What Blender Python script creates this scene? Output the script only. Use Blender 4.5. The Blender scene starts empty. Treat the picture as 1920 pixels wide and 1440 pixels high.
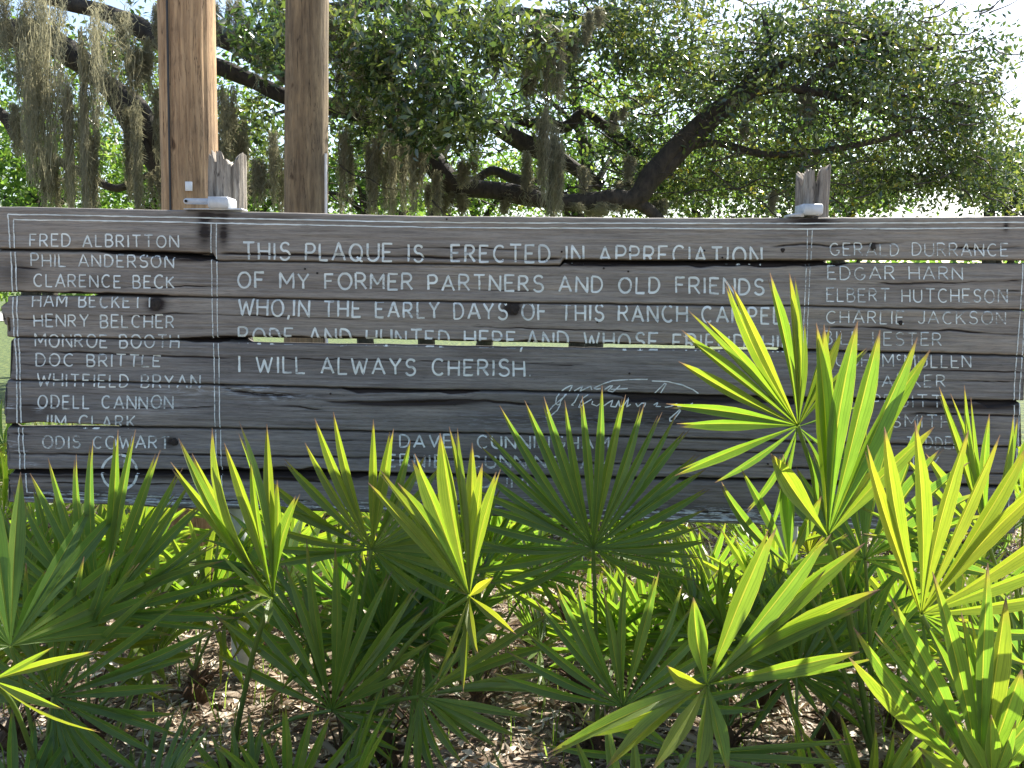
import bpy, math, random
import numpy as np
from mathutils import Vector, Matrix, noise

# ------------------------------------------------------------------ camera, light, exposure
scene = bpy.context.scene
COL = scene.collection
EYE = Vector((0, 0, 1.65)); PITCH = 5.7; ROLL = 0.8; F = 1768.0
cam_d = bpy.data.cameras.new('camera'); cam = bpy.data.objects.new('camera', cam_d); COL.objects.link(cam)
cam_d.sensor_width = 36; cam_d.lens = F / 1920 * 36; cam_d.clip_end = 2000; cam_d.clip_start = 0.02
CM = Matrix.Rotation(math.radians(90 - PITCH), 4, 'X') @ Matrix.Rotation(math.radians(ROLL), 4, 'Z')
cam.matrix_world = Matrix.Translation(EYE) @ CM
scene.camera = cam
SUN_EL, SUN_AZ = 45.0, 39.0
world = bpy.data.worlds.new('World'); scene.world = world; world.use_nodes = True
wn = world.node_tree.nodes; wl = world.node_tree.links
sky = wn.new('ShaderNodeTexSky'); sky.sky_type = 'NISHITA'; sky.sun_disc = False
sky.sun_elevation = math.radians(SUN_EL); sky.sun_rotation = math.radians(SUN_AZ)
sky.air_density = 1.0; sky.dust_density = 1.5
wn['Background'].inputs['Strength'].default_value = 0.115
wl.new(sky.outputs[0], wn['Background'].inputs['Color'])
sd = bpy.data.lights.new('sun', 'SUN'); sd.energy = 5.0; sd.angle = math.radians(0.5); sd.color = (1, .95, .86)
sun = bpy.data.objects.new('sun', sd); COL.objects.link(sun)
e, a = math.radians(SUN_EL), math.radians(SUN_AZ)
SUND = Vector((math.sin(a) * math.cos(e), math.cos(a) * math.cos(e), math.sin(e)))
sun.rotation_euler = SUND.to_track_quat('Z', 'Y').to_euler()
scene.view_settings.view_transform = 'Standard'; scene.view_settings.look = 'None'
scene.view_settings.exposure = 1.42; scene.view_settings.gamma = 1
scene.cycles.max_bounces = 8; scene.cycles.transparent_max_bounces = 12

rnd = random.Random(7); R = np.random.RandomState(11)

# ------------------------------------------------------------------ measuring helpers
R3 = CM.to_3x3()
def ray(px, py): return R3 @ Vector(((px - 960) / F, (720 - py) / F, -1.0))
def at(px, py, Y):
    d = ray(px, py); return EYE + d * (Y / d.y)
def ground_at(px, py):
    d = ray(px, py); return EYE + d * (-EYE.z / d.z)
SA = at(0, 547, 3.77); SB = at(1920, 547, 3.53)
SU = Vector((SB.x - SA.x, SB.y - SA.y, 0)).normalized()      # along the sign
SN = Vector((SU.y, -SU.x, 0))                                   # towards the viewer's side
S0 = Vector((SA.x, SA.y, 0))
_RU = np.array(R3); _su = np.array(SU); _sn = np.array(SN); _s0 = np.array(S0); _eye = np.array(EYE)
def sgn(px, py, w=0.0):
    """picture measurement -> point on the sign's plane (arrays), w metres proud of it"""
    px = np.asarray(px, float); py = np.asarray(py, float)
    d = np.stack([(px - 960) / F, (720 - py) / F, -np.ones_like(px)], -1) @ _RU.T
    t = ((_s0 - _eye) @ _sn) / (d @ _sn)
    return _eye + d * t[..., None] + _sn * np.asarray(w)[..., None]

# ------------------------------------------------------------------ object helpers
def mesh_np(name, V, faces, mat=None, smooth=False, attrs=None, uv=None):
    me = bpy.data.meshes.new(name)
    V = np.asarray(V, np.float32).reshape(-1, 3)
    faces = np.asarray(faces, np.int32); n = faces.shape[1]
    me.vertices.add(len(V)); me.vertices.foreach_set('co', V.ravel())
    me.loops.add(faces.size); me.loops.foreach_set('vertex_index', faces.ravel())
    me.polygons.add(len(faces)); me.polygons.foreach_set('loop_start', np.arange(0, faces.size, n, dtype=np.int32))
    me.polygons.foreach_set('loop_total', np.full(len(faces), n, np.int32))
    if smooth: me.polygons.foreach_set('use_smooth', np.ones(len(faces), bool))
    me.update(calc_edges=True)
    for k, v in (attrs or {}).items():
        at_ = me.attributes.new(k, 'FLOAT', 'POINT'); at_.data.foreach_set('value', np.asarray(v, np.float32).ravel())
    if uv is not None:
        l = me.uv_layers.new(name='UVMap'); l.data.foreach_set('uv', np.asarray(uv, np.float32)[faces.ravel()].ravel())
    if mat: me.materials.append(mat)
    return me
def obj(name, me, parent=None, **props):
    o = bpy.data.objects.new(name, me); COL.objects.link(o)
    if parent is not None: o.parent = parent
    for k, v in props.items(): o[k] = v
    return o
def thing(name, label, cat, loc=(0, 0, 0), group=None):
    o = bpy.data.objects.new(name, None); COL.objects.link(o); o.location = loc; o.empty_display_size = .1
    o['label'] = label; o['category'] = cat
    if group: o['group'] = group
    return o
def child(name, me, parent, **props):
    """mesh given in world space: shift it into the parent's space"""
    off = Vector((0, 0, 0)); p = parent
    while p is not None: off += Vector(p.location); p = p.parent
    c = np.empty(len(me.vertices) * 3, np.float32); me.vertices.foreach_get('co', c)
    c = c.reshape(-1, 3) - np.array(off, np.float32); me.vertices.foreach_set('co', c.ravel()); me.update()
    return obj(name, me, parent, **props)
def grid_faces(nr, nc, wrap=False, base=0):
    i = np.arange(nr - 1)[:, None]; j = np.arange(nc if wrap else nc - 1)[None, :]
    a = i * nc + j; b = i * nc + (j + 1) % nc
    return (np.stack([a, b, b + nc, a + nc], -1).reshape(-1, 4) + base)
def rot_basis(d):
    d = d.normalized(); u = Vector((0, 0, 1)) if abs(d.z) < .9 else Vector((1, 0, 0))
    x = d.cross(u).normalized(); return x, x.cross(d).normalized()
def tube(points, radii, seg=10, rough=0.0, freq=3.0, seed=0, sub=4):
    P = [Vector(p) for p in points]; n = len(P); pts = []; rad = []
    for i in range(n - 1):
        p0, p1, p2, p3 = P[max(i-1, 0)], P[i], P[i+1], P[min(i+2, n-1)]
        for k in range(sub):
            t = k / sub
            pts.append(0.5 * ((2*p1) + (p2-p0)*t + (2*p0-5*p1+4*p2-p3)*t*t + (-p0+3*p1-3*p2+p3)*t**3))
            rad.append(radii[i] * (1-t) + radii[i+1] * t)
    pts.append(P[-1]); rad.append(radii[-1])
    V = []; prev = None
    for i, p in enumerate(pts):
        d = (pts[min(i+1, len(pts)-1)] - pts[max(i-1, 0)])
        if prev is None: x, y = rot_basis(d)
        else:
            dn = d.normalized(); x = (prev - dn * prev.dot(dn)).normalized(); y = x.cross(dn)
        prev = x
        for k in range(seg):
            an = 2*math.pi*k/seg; q = x*math.cos(an) + y*math.sin(an)
            r = rad[i]
            if rough: r *= 1 + rough * noise.noise((p + q*rad[i]) * freq + Vector((seed, 0, 0))) * 2
            V.append(p + q * r)
    F4 = grid_faces(len(pts), seg, True)
    return np.array([tuple(v) for v in V]), F4
def merge(parts):
    Vs, Fs, b = [], [], 0
    for V, f in parts:
        Vs.append(V); Fs.append(f + b); b += len(V)
    return np.concatenate(Vs), np.concatenate(Fs)

# ------------------------------------------------------------------ materials
def material(name):
    m = bpy.data.materials.new(name); m.use_nodes = True
    nt = m.node_tree; nt.nodes.clear()
    out = nt.nodes.new('ShaderNodeOutputMaterial')
    def N(t, **kw):
        n = nt.nodes.new(t)
        for k, v in kw.items():
            if k.startswith('i_'): n.inputs[int(k[2:]) if k[2:].isdigit() else k[2:].replace('_', ' ')].default_value = v
            else: setattr(n, k, v)
        return n
    return m, nt, N, nt.links.new, out
def ramp(N, stops):
    r = N('ShaderNodeValToRGB'); els = r.color_ramp.elements
    while len(els) < len(stops): els.new(0.5)
    for e_, (p, c) in zip(els, stops):
        e_.position = p; e_.color = (*c, 1) if len(c) == 3 else c
    return r
def scaled_noise(N, L, scale_vec, scale=1, detail=4, rough=.6, coord='Object', dist=0):
    tc = N('ShaderNodeTexCoord'); mp = N('ShaderNodeMapping'); mp.inputs['Scale'].default_value = scale_vec
    L(tc.outputs[coord], mp.inputs[0]); no = N('ShaderNodeTexNoise')
    no.inputs['Scale'].default_value = scale; no.inputs['Detail'].default_value = detail
    no.inputs['Roughness'].default_value = rough; no.inputs['Distortion'].default_value = dist
    L(mp.outputs[0], no.inputs[0]); return no
def mixc(N, L, fac, a_, b_, mode='MIX'):
    m = N('ShaderNodeMix'); m.data_type = 'RGBA'; m.blend_type = mode
    for s, v in ((0, fac), (6, a_), (7, b_)):
        if hasattr(v, 'links'): L(v, m.inputs[s])
        else: m.inputs[s].default_value = v if s == 0 else (*v, 1)
    return m.outputs[2]
def math_(N, L, op, *v, clamp=False):
    m = N('ShaderNodeMath', operation=op); m.use_clamp = clamp
    for i, x in enumerate(v):
        if hasattr(x, 'links'): L(x, m.inputs[i])
        else: m.inputs[i].default_value = x
    return m.outputs[0]

def sign_wood(name, warm):
    m, nt, N, L, out = material(name)
    b = N('ShaderNodeBsdfPrincipled'); L(b.outputs[0], out.inputs[0])
    oi = N('ShaderNodeObjectInfo'); tc = N('ShaderNodeTexCoord')
    off = N('ShaderNodeCombineXYZ'); L(math_(N, L, 'MULTIPLY', oi.outputs['Random'], 40), off.inputs[0]); L(math_(N, L, 'MULTIPLY', oi.outputs['Random'], 17), off.inputs[2])
    ad = N('ShaderNodeVectorMath', operation='ADD'); L(tc.outputs['Object'], ad.inputs[0]); L(off.outputs[0], ad.inputs[1])
    def nz(sv, sc, det, ro, dist=0):
        mp = N('ShaderNodeMapping'); mp.inputs['Scale'].default_value = sv; L(ad.outputs[0], mp.inputs[0])
        n = N('ShaderNodeTexNoise'); n.inputs['Scale'].default_value = sc; n.inputs['Detail'].default_value = det
        n.inputs['Roughness'].default_value = ro; n.inputs['Distortion'].default_value = dist
        L(mp.outputs[0], n.inputs[0]); return n.outputs[0]
    grain = nz((1.2, 1, 34), 3.2, 7, .72, .25); blot = nz((1, 1, 3.5), 2.2, 5, .6); fine = nz((5, 1, 150), 4, 3, .7)
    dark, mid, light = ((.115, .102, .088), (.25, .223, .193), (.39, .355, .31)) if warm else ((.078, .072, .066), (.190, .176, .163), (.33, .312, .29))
    c1 = ramp(N, [(.22, dark), (.48, mid), (.80, light)]); L(grain, c1.inputs[0])
    c2 = ramp(N, [(.30, (.72, .70, .70)), (.52, (1, 1, 1)), (.75, (1.25, 1.2, 1.12))]); L(blot, c2.inputs[0])
    col = mixc(N, L, 1.0, c1.outputs[0], c2.outputs[0], 'MULTIPLY')
    c3 = ramp(N, [(.34, (.58, .58, .58)), (.48, (1, 1, 1)), (.7, (1.12, 1.12, 1.12))]); L(fine, c3.inputs[0])
    col = mixc(N, L, .8, col, c3.outputs[0], 'MULTIPLY')
    chk = nz((1.1, 1, 62), 2.1, 3, .55, .6); c4 = ramp(N, [(.488, (1, 1, 1)), (.5, (.38, .36, .35)), (.512, (1, 1, 1))]); L(chk, c4.inputs[0])
    pt = nz((.9, 1, 6), 1.3, 3, .5); c5 = ramp(N, [(.45, (0, 0, 0)), (.6, (1, 1, 1))]); L(pt, c5.inputs[0])
    col = mixc(N, L, c5.outputs[0], col, mixc(N, L, 1, col, c4.outputs[0], 'MULTIPLY'))
    st = N('ShaderNodeAttribute', attribute_name='stain_recess'); wh = N('ShaderNodeAttribute', attribute_name='chalk')
    sf = math_(N, L, 'MULTIPLY', st.outputs['Fac'], math_(N, L, 'MULTIPLY_ADD', grain, 1.8, -.1), clamp=True)
    sf2 = math_(N, L, 'MINIMUM', math_(N, L, 'MULTIPLY', sf, 1.6, clamp=True), 1)
    col = mixc(N, L, sf2, col, (.022, .015, .012))
    th = ramp(N, [(.50, (0, 0, 0)), (.60, (1, 1, 1))]); L(nz((7, 1, 70), 2.4, 5, .65), th.inputs[0])
    wf = math_(N, L, 'MULTIPLY', wh.outputs['Fac'], th.outputs[0], clamp=True)
    col = mixc(N, L, wf, col, (.42, .45, .48))
    L(col, b.inputs['Base Color']); b.inputs['Roughness'].default_value = .75
    b.inputs['Specular IOR Level'].default_value = .35
    bu = N('ShaderNodeBump'); bu.inputs['Strength'].default_value = .7; bu.inputs['Distance'].default_value = .003
    L(math_(N, L, 'ADD', grain, math_(N, L, 'MULTIPLY', fine, .5)), bu.inputs['Height']); L(bu.outputs[0], b.inputs['Normal'])
    return m
M_WOOD_W = sign_wood('weathered_board', True); M_WOOD_C = sign_wood('weathered_board_cool_shade', False)  # lower boards: cool skylit shade put into the colour, beside darker weathering

def paint_mat():
    m, nt, N, L, out = material('worn_white_paint')
    b = N('ShaderNodeBsdfPrincipled'); b.inputs['Roughness'].default_value = .7
    n1 = scaled_noise(N, L, (60, 60, 120), 1, 4, .6); n2 = scaled_noise(N, L, (8, 8, 30), 1, 4, .6)
    cr = ramp(N, [(.3, (.46, .50, .49)), (.7, (.80, .85, .82))]); L(n2.outputs[0], cr.inputs[0]); L(cr.outputs[0], b.inputs['Base Color'])
    w = N('ShaderNodeAttribute', attribute_name='wear')
    # amount of paint kept: high noise + low wear
    v = math_(N, L, 'ADD', math_(N, L, 'MULTIPLY', n1.outputs[0], 1.0), math_(N, L, 'MULTIPLY', n2.outputs[0], .9))
    v = math_(N, L, 'SUBTRACT', v, math_(N, L, 'MULTIPLY', w.outputs['Fac'], 1.0))
    v = math_(N, L, 'MULTIPLY_ADD', v, 2.6, -.92, clamp=True)
    t = N('ShaderNodeBsdfTransparent'); mx = N('ShaderNodeMixShader'); L(v, mx.inputs[0]); L(t.outputs[0], mx.inputs[1]); L(b.outputs[0], mx.inputs[2])
    L(mx.outputs[0], out.inputs[0]); return m
M_PAINT = paint_mat()

def palm_mat():
    m, nt, N, L, out = material('palmetto_leaf')
    uv = N('ShaderNodeUVMap'); sx = N('ShaderNodeSeparateXYZ'); L(uv.outputs[0], sx.inputs[0]); U, V = sx.outputs[0], sx.outputs[1]
    tint = N('ShaderNodeAttribute', attribute_name='tint').outputs['Fac']   # 0 blue-green .. 1 yellow-green
    oi = N('ShaderNodeObjectInfo').outputs['Random']
    t2 = math_(N, L, 'ADD', tint, math_(N, L, 'MULTIPLY_ADD', oi, .24, -.12), clamp=True)
    base = ramp(N, [(0, (.10, .165, .05)), (.5, (.14, .19, .045)), (1, (.16, .185, .03))]); L(t2, base.inputs[0])
    tr = ramp(N, [(0, (.18, .38, .05)), (.5, (.27, .48, .03)), (1, (.50, .55, .03))]); L(t2, tr.inputs[0])
    n = scaled_noise(N, L, (1, 1, 1), 9, 4, .6)
    vein = N('ShaderNodeTexNoise'); vein.inputs['Scale'].default_value = 1; vein.inputs['Detail'].default_value = 3
    cmb = N('ShaderNodeCombineXYZ'); L(math_(N, L, 'MULTIPLY', U, 26), cmb.inputs[0]); L(math_(N, L, 'MULTIPLY', V, 2.2), cmb.inputs[1]); L(cmb.outputs[0], vein.inputs[0])
    vr = ramp(N, [(.35, (.6, .64, .6)), (.65, (1.2, 1.18, 1.15))]); L(vein.outputs[0], vr.inputs[0])
    nr = ramp(N, [(.3, (.75, .8, .75)), (.7, (1.15, 1.1, 1.0))]); L(n.outputs[0], nr.inputs[0])
    mid = math_(N, L, 'ABSOLUTE', math_(N, L, 'SUBTRACT', U, .5))
    midf = math_(N, L, 'LESS_THAN', mid, .035)
    edge = math_(N, L, 'MULTIPLY', math_(N, L, 'MULTIPLY', .6, math_(N, L, 'GREATER_THAN', mid, .475)), math_(N, L, 'GREATER_THAN', V, .42))
    ribf = math_(N, L, 'MAXIMUM', midf, edge)
    tipn = math_(N, L, 'ADD', V, math_(N, L, 'MULTIPLY_ADD', n.outputs[0], .06, -.03))
    tipf = math_(N, L, 'MULTIPLY_ADD', tipn, 22, -20.4, clamp=True)
    tipo = math_(N, L, 'MULTIPLY_ADD', tipn, 9, -7.6, clamp=True)
    def finish(c, rib, tipc, orange):
        c = mixc(N, L, .8, c, vr.outputs[0], 'MULTIPLY'); c = mixc(N, L, .7, c, nr.outputs[0], 'MULTIPLY')
        c = mixc(N, L, math_(N, L, 'MULTIPLY', ribf, .7), c, rib)
        c = mixc(N, L, math_(N, L, 'MULTIPLY', tipo, .5), c, orange)
        return mixc(N, L, tipf, c, tipc)
    cb = finish(base.outputs[0], (.10, .16, .035), (.16, .11, .08), (.25, .16, .03))
    ct = finish(tr.outputs[0], (.72, .66, .07), (.20, .13, .08), (.6, .38, .05))
    b = N('ShaderNodeBsdfPrincipled'); L(cb, b.inputs['Base Color']); b.inputs['Roughness'].default_value = .30
    b.inputs['Specular IOR Level'].default_value = .5
    t = N('ShaderNodeBsdfTranslucent'); L(ct, t.inputs[0])
    bu = N('ShaderNodeBump'); bu.inputs['Strength'].default_value = .35; bu.inputs['Distance'].default_value = .003; L(vein.outputs[0], bu.inputs['Height']); L(bu.outputs[0], b.inputs['Normal'])
    mx = N('ShaderNodeMixShader'); mx.inputs[0].default_value = .52; L(b.outputs[0], mx.inputs[1]); L(t.outputs[0], mx.inputs[2])
    L(mx.outputs[0], out.inputs[0]); return m
M_PALM = palm_mat()

def leaf_mat(name, cols, trs, rough=.3, spec=.6, mix=.35):
    m, nt, N, L, out = material(name)
    ti = N('ShaderNodeAttribute', attribute_name='tint').outputs['Fac']
    c1 = ramp(N, list(zip((0, .55, .93, 1), cols))); c2 = ramp(N, list(zip((0, .55, .93, 1), trs)))
    L(ti, c1.inputs[0]); L(ti, c2.inputs[0])
    b = N('ShaderNodeBsdfPrincipled'); L(c1.outputs[0], b.inputs['Base Color']); b.inputs['Roughness'].default_value = rough
    b.inputs['Specular IOR Level'].default_value = spec
    t = N('ShaderNodeBsdfTranslucent'); L(c2.outputs[0], t.inputs[0])
    mx = N('ShaderNodeMixShader'); mx.inputs[0].default_value = mix; L(b.outputs[0], mx.inputs[1]); L(t.outputs[0], mx.inputs[2])
    L(mx.outputs[0], out.inputs[0]); return m
M_OAK = leaf_mat('live_oak_leaf', [(.024, .042, .020), (.085, .115, .045), (.18, .21, .07), (.25, .22, .03)],
                 [(.05, .12, .025), (.22, .31, .05), (.42, .48, .08), (.65, .55, .06)], .22, 1.0, .35)
M_FAR = leaf_mat('sunlit_bush_leaf', [(.03, .06, .015), (.06, .11, .02), (.10, .15, .03), (.2, .2, .04)],
                 [(.12, .25, .03), (.25, .42, .05), (.4, .55, .08), (.6, .55, .1)], .45, .4, .5)
M_LITTER = leaf_mat('dead_leaf', [(.08, .045, .028), (.40, .30, .21), (.68, .60, .48), (.78, .73, .64)],
                 [(.1, .05, .02), (.3, .18, .08), (.4, .3, .15), (.5, .4, .3)], .6, .3, .15)
M_GRASS = leaf_mat('grass_blade', [(.04, .08, .015), (.08, .13, .03), (.12, .17, .04), (.25, .22, .1)],
                 [(.15, .3, .03), (.3, .45, .06), (.45, .55, .1), (.5, .4, .15)], .5, .3, .5)
M_MOSS = leaf_mat('spanish_moss_strand', [(.14, .14, .10), (.28, .275, .20), (.40, .385, .28), (.46, .43, .3)],
                 [(.18, .18, .11), (.36, .34, .21), (.5, .46, .28), (.55, .5, .3)], .8, .1, .5)

def bark_mat(name, dark, light, sv, sc=1.0, bump=.02, rough=.85, checks=False):
    m, nt, N, L, out = material(name)
    b = N('ShaderNodeBsdfPrincipled'); n = scaled_noise(N, L, sv, sc, 7, .7, dist=.4)
    n2 = scaled_noise(N, L, (1, 1, 1), 3, 3, .5)
    c = ramp(N, [(.3, dark), (.68, light)]); L(n.outputs[0], c.inputs[0])
    c2 = ramp(N, [(.3, (.7, .7, .7)), (.7, (1.15, 1.12, 1.05))]); L(n2.outputs[0], c2.inputs[0])
    cc = mixc(N, L, 1, c.outputs[0], c2.outputs[0], 'MULTIPLY')
    if checks:
        n3 = scaled_noise(N, L, (30, 30, 1.1), 1, 4, .6, dist=.8); r3 = ramp(N, [(.485, (1, 1, 1)), (.5, (.12, .10, .09)), (.512, (1, 1, 1))]); L(n3.outputs[0], r3.inputs[0])
        n4 = scaled_noise(N, L, (5, 5, 2), 1, 3, .5); r4 = ramp(N, [(.42, (.0, .0, .0)), (.55, (1, 1, 1))]); L(n4.outputs[0], r4.inputs[0])
        cc = mixc(N, L, r4.outputs[0], cc, mixc(N, L, 1, cc, r3.outputs[0], 'MULTIPLY'))
        n5 = scaled_noise(N, L, (70, 70, 14), 1, 5, .7); r5 = ramp(N, [(.3, (.55, .5, .45)), (.45, (1, 1, 1)), (.7, (1.2, 1.15, 1.05))]); L(n5.outputs[0], r5.inputs[0])
        cc = mixc(N, L, .8, cc, r5.outputs[0], 'MULTIPLY')
        n6 = scaled_noise(N, L, (9, 9, 5), 1, 2, .5); r6 = ramp(N, [(.235, (.25, .18, .12)), (.29, (1, 1, 1))]); L(n6.outputs[0], r6.inputs[0])
        cc = mixc(N, L, .9, cc, r6.outputs[0], 'MULTIPLY')
    L(cc, b.inputs['Base Color']); b.inputs['Roughness'].default_value = rough
    bu = N('ShaderNodeBump'); bu.inputs['Strength'].default_value = .8; bu.inputs['Distance'].default_value = bump
    L(n.outputs[0], bu.inputs['Height']); L(bu.outputs[0], b.inputs['Normal']); L(b.outputs[0], out.inputs[0]); return m
M_BARK = bark_mat('oak_bark', (.012, .010, .008), (.075, .062, .046), (9, 9, 4), 2.2, .03)
M_POLE_T = bark_mat('tan_pole_wood', (.21, .125, .066), (.60, .41, .24), (26, 26, 1.6), 1.5, .012, checks=True)
M_POLE_D = bark_mat('brown_pole_wood', (.09, .066, .042), (.29, .225, .14), (26, 26, 2.4), 1.3, .010, checks=True)
M_STUMP = bark_mat('rotten_grey_wood', (.07, .055, .045), (.42, .39, .35), (40, 40, 4), 1.2, .012, checks=True)
M_FIBRE = bark_mat('palmetto_fibre', (.03, .016, .008), (.16, .085, .04), (60, 60, 9), 1.2, .02)
M_PETIOLE = leaf_mat('palmetto_stalk', [(.13, .19, .045)] * 4, [(.3, .42, .06)] * 4, .35, .5, .3)
M_DEADPALM = leaf_mat('dead_palmetto_leaf', [(.16, .12, .08), (.34, .27, .18), (.5, .42, .3), (.5, .42, .3)], [(.2, .14, .07), (.35, .26, .12), (.4, .3, .15), (.4, .3, .15)], .6, .3, .3)
M_DARKHOLE = bark_mat('dark_knot_wood', (.008, .006, .005), (.04, .03, .024), (60, 30, 60), 2, .004)

def metal_mat():
    m, nt, N, L, out = material('painted_metal')
    b = N('ShaderNodeBsdfPrincipled'); n = scaled_noise(N, L, (14, 14, 14), 1, 5, .6)
    c = ramp(N, [(.3, (.36, .38, .40)), (.55, (.55, .57, .59)), (.8, (.66, .67, .68))]); L(n.outputs[0], c.inputs[0]); L(c.outputs[0], b.inputs['Base Color'])
    b.inputs['Roughness'].default_value = .45; b.inputs['Metallic'].default_value = .1; L(b.outputs[0], out.inputs[0]); return m
M_METAL = metal_mat()
def plain(name, c, r=.6):
    m, nt, N, L, out = material(name); b = N('ShaderNodeBsdfPrincipled'); n = scaled_noise(N, L, (30, 30, 30), 1, 3, .5)
    L(mixc(N, L, n.outputs[0], tuple(x*.8 for x in c), tuple(min(1, x*1.15) for x in c)), b.inputs['Base Color'])
    b.inputs['Roughness'].default_value = r; L(b.outputs[0], out.inputs[0]); return m
M_WHITE = plain('white_plastic', (.75, .76, .76)); M_DARKW = plain('dark_wire', (.03, .03, .03)); M_PATH = plain('pale_path_dust', (.6, .56, .5), .9)

def ground_mat():
    m, nt, N, L, out = material('litter_and_lawn')
    b = N('ShaderNodeBsdfPrincipled'); tc = N('ShaderNodeTexCoord'); sx = N('ShaderNodeSeparateXYZ'); L(tc.outputs['Object'], sx.inputs[0])
    n1 = scaled_noise(N, L, (1, 1, 1), 42, 6, .75); n2 = scaled_noise(N, L, (1, 1, 1), 1.1, 4, .6); n3 = scaled_noise(N, L, (1, 1, 1), 9, 6, .7)
    lit = ramp(N, [(.32, (.05, .034, .022)), (.5, (.22, .16, .11)), (.66, (.50, .41, .31))]); L(n1.outputs[0], lit.inputs[0])
    gr = ramp(N, [(.36, (.012, .028, .006)), (.5, (.06, .10, .018)), (.64, (.20, .22, .05))]); L(n3.outputs[0], gr.inputs[0])
    f = math_(N, L, 'ADD', math_(N, L, 'MULTIPLY', sx.outputs[1], .5), math_(N, L, 'MULTIPLY_ADD', n2.outputs[0], 3.0, -4.9), clamp=True)
    L(mixc(N, L, f, lit.outputs[0], gr.outputs[0]), b.inputs['Base Color']); b.inputs['Roughness'].default_value = .9
    bu = N('ShaderNodeBump'); bu.inputs['Distance'].default_value = .02; L(n1.outputs[0], bu.inputs['Height']); L(bu.outputs[0], b.inputs['Normal'])
    L(b.outputs[0], out.inputs[0]); return m
M_GROUND = ground_mat()

# ------------------------------------------------------------------ ground
def ground():
    xs = np.concatenate([np.linspace(-600, -8, 12), np.linspace(-7, 7, 90), np.linspace(8, 600, 12)])
    ys = np.concatenate([np.linspace(-300, 0, 8), np.linspace(.5, 12, 80), np.linspace(13, 900, 24)])
    X, Y = np.meshgrid(xs, ys)
    Z = np.array([[noise.noise(Vector((x*.8, y*.8, 0)))*.05 + noise.noise(Vector((x*4, y*4, 3)))*.015 if abs(x) < 7.5 and .4 < y < 12.5 else 0 for x in xs] for y in ys])
    me = mesh_np('ground', np.stack([X, Y, Z], -1).reshape(-1, 3), grid_faces(len(ys), len(xs)), M_GROUND, True)
    obj('ground', me, kind='structure')
    p0 = [(-90, 44, .03), (-14, 40, .03), (-12, 52, .03), (-90, 60, .03)]
    obj('path', mesh_np('path', p0, [[0, 1, 2, 3]], M_PATH), kind='structure')
ground()

# ------------------------------------------------------------------ the plaque: planks
XK = [-20, 400, 407, 800, 1050, 1056, 1300, 1500, 1940]
def pl(*pts):
    xs, ys = zip(*pts); return lambda x: np.interp(x, xs, ys)
TOPS = [pl((0,387),(400,395),(800,405),(1300,408.5),(1500,408.5),(1920,405)),
        pl((0,470),(200,473),(300,478),(400,485),(407,489),(1050,499),(1058,491),(1200,493),(1400,493),(1540,492),(1920,493.5)),
        pl((0,555),(60,553),(200,554.5),(400,557.5),(600,562.5),(1000,568.5),(1350,573),(1540,575),(1640,578),(1920,581.5)),
        pl((0,633),(300,636.5),(400,638.5),(500,642),(700,645.5),(1000,650.5),(1200,653),(1440,656.5),(1560,659.5),(1920,668.5)),
        pl((0,713),(250,718),(420,723.5),(600,729),(800,733),(960,735),(1160,739),(1440,745),(1640,749),(1920,754.5)),
        pl((0,801),(100,800),(250,801.5),(420,804),(600,808),(1000,815),(1560,830.5),(1920,840)),
        pl((0,886),(200,886),(420,888),(600,890),(1000,896),(1440,904),(1920,917))]
BOTS = [pl((0,466),(250,469.5),(400,475),(407,488),(1050,498),(1056,486.5),(1300,487),(1540,487.5),(1920,488.5)),
        pl((0,547),(60,548),(200,551.5),(400,556.5),(600,561.5),(1000,567.5),(1350,572),(1540,574),(1640,577),(1920,580.5)),
        pl((0,632),(300,635.5),(400,634),(440,631.5),(600,634.5),(800,638),(1000,642.5),(1200,646.5),(1300,649),(1440,651),(1560,656.5),(1920,667)),
        pl((0,712),(250,716.5),(420,721.5),(600,727),(800,731),(960,732.5),(1160,737),(1440,743),(1640,747),(1920,752)),
        pl((0,795),(40,794),(70,791.5),(110,794),(180,796),(250,799),(420,802.5),(600,806.5),(1000,813.5),(1560,829),(1920,838.5)),
        pl((0,880),(200,880.5),(420,882),(600,884),(1000,892),(1440,899),(1920,912)),
        pl((0,943),(180,947),(330,955),(640,961),(1000,972),(1400,985),(1750,999),(1920,1003))]
LEFT = [-6, -4, 7, 21, 12, 14, 17]; RIGHT = [1930, 1926, 1923, 1920, 1912, 1908, 1903]
PROUD = np.array([0.006, 0.0, .001, -.001, .003, -.002, -.005])
def smooth_noise(nr, nc, lr, lc, rs):
    """noise stretched along the grain: lr, lc correlation lengths in cells"""
    a_ = rs.rand(max(3, int(nr/lr)+3), max(3, int(nc/lc)+3))
    yi = np.linspace(0, a_.shape[0]-1.001, nr); xi = np.linspace(0, a_.shape[1]-1.001, nc)
    y0, x0 = yi.astype(int), xi.astype(int); fy, fx = (yi-y0)[:, None], (xi-x0)[None, :]
    fy = fy*fy*(3-2*fy); fx = fx*fx*(3-2*fx)
    return (a_[y0][:, x0]*(1-fy)*(1-fx) + a_[y0+1][:, x0]*fy*(1-fx) + a_[y0][:, x0+1]*(1-fy)*fx + a_[y0+1][:, x0+1]*fy*fx) - .5
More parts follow.
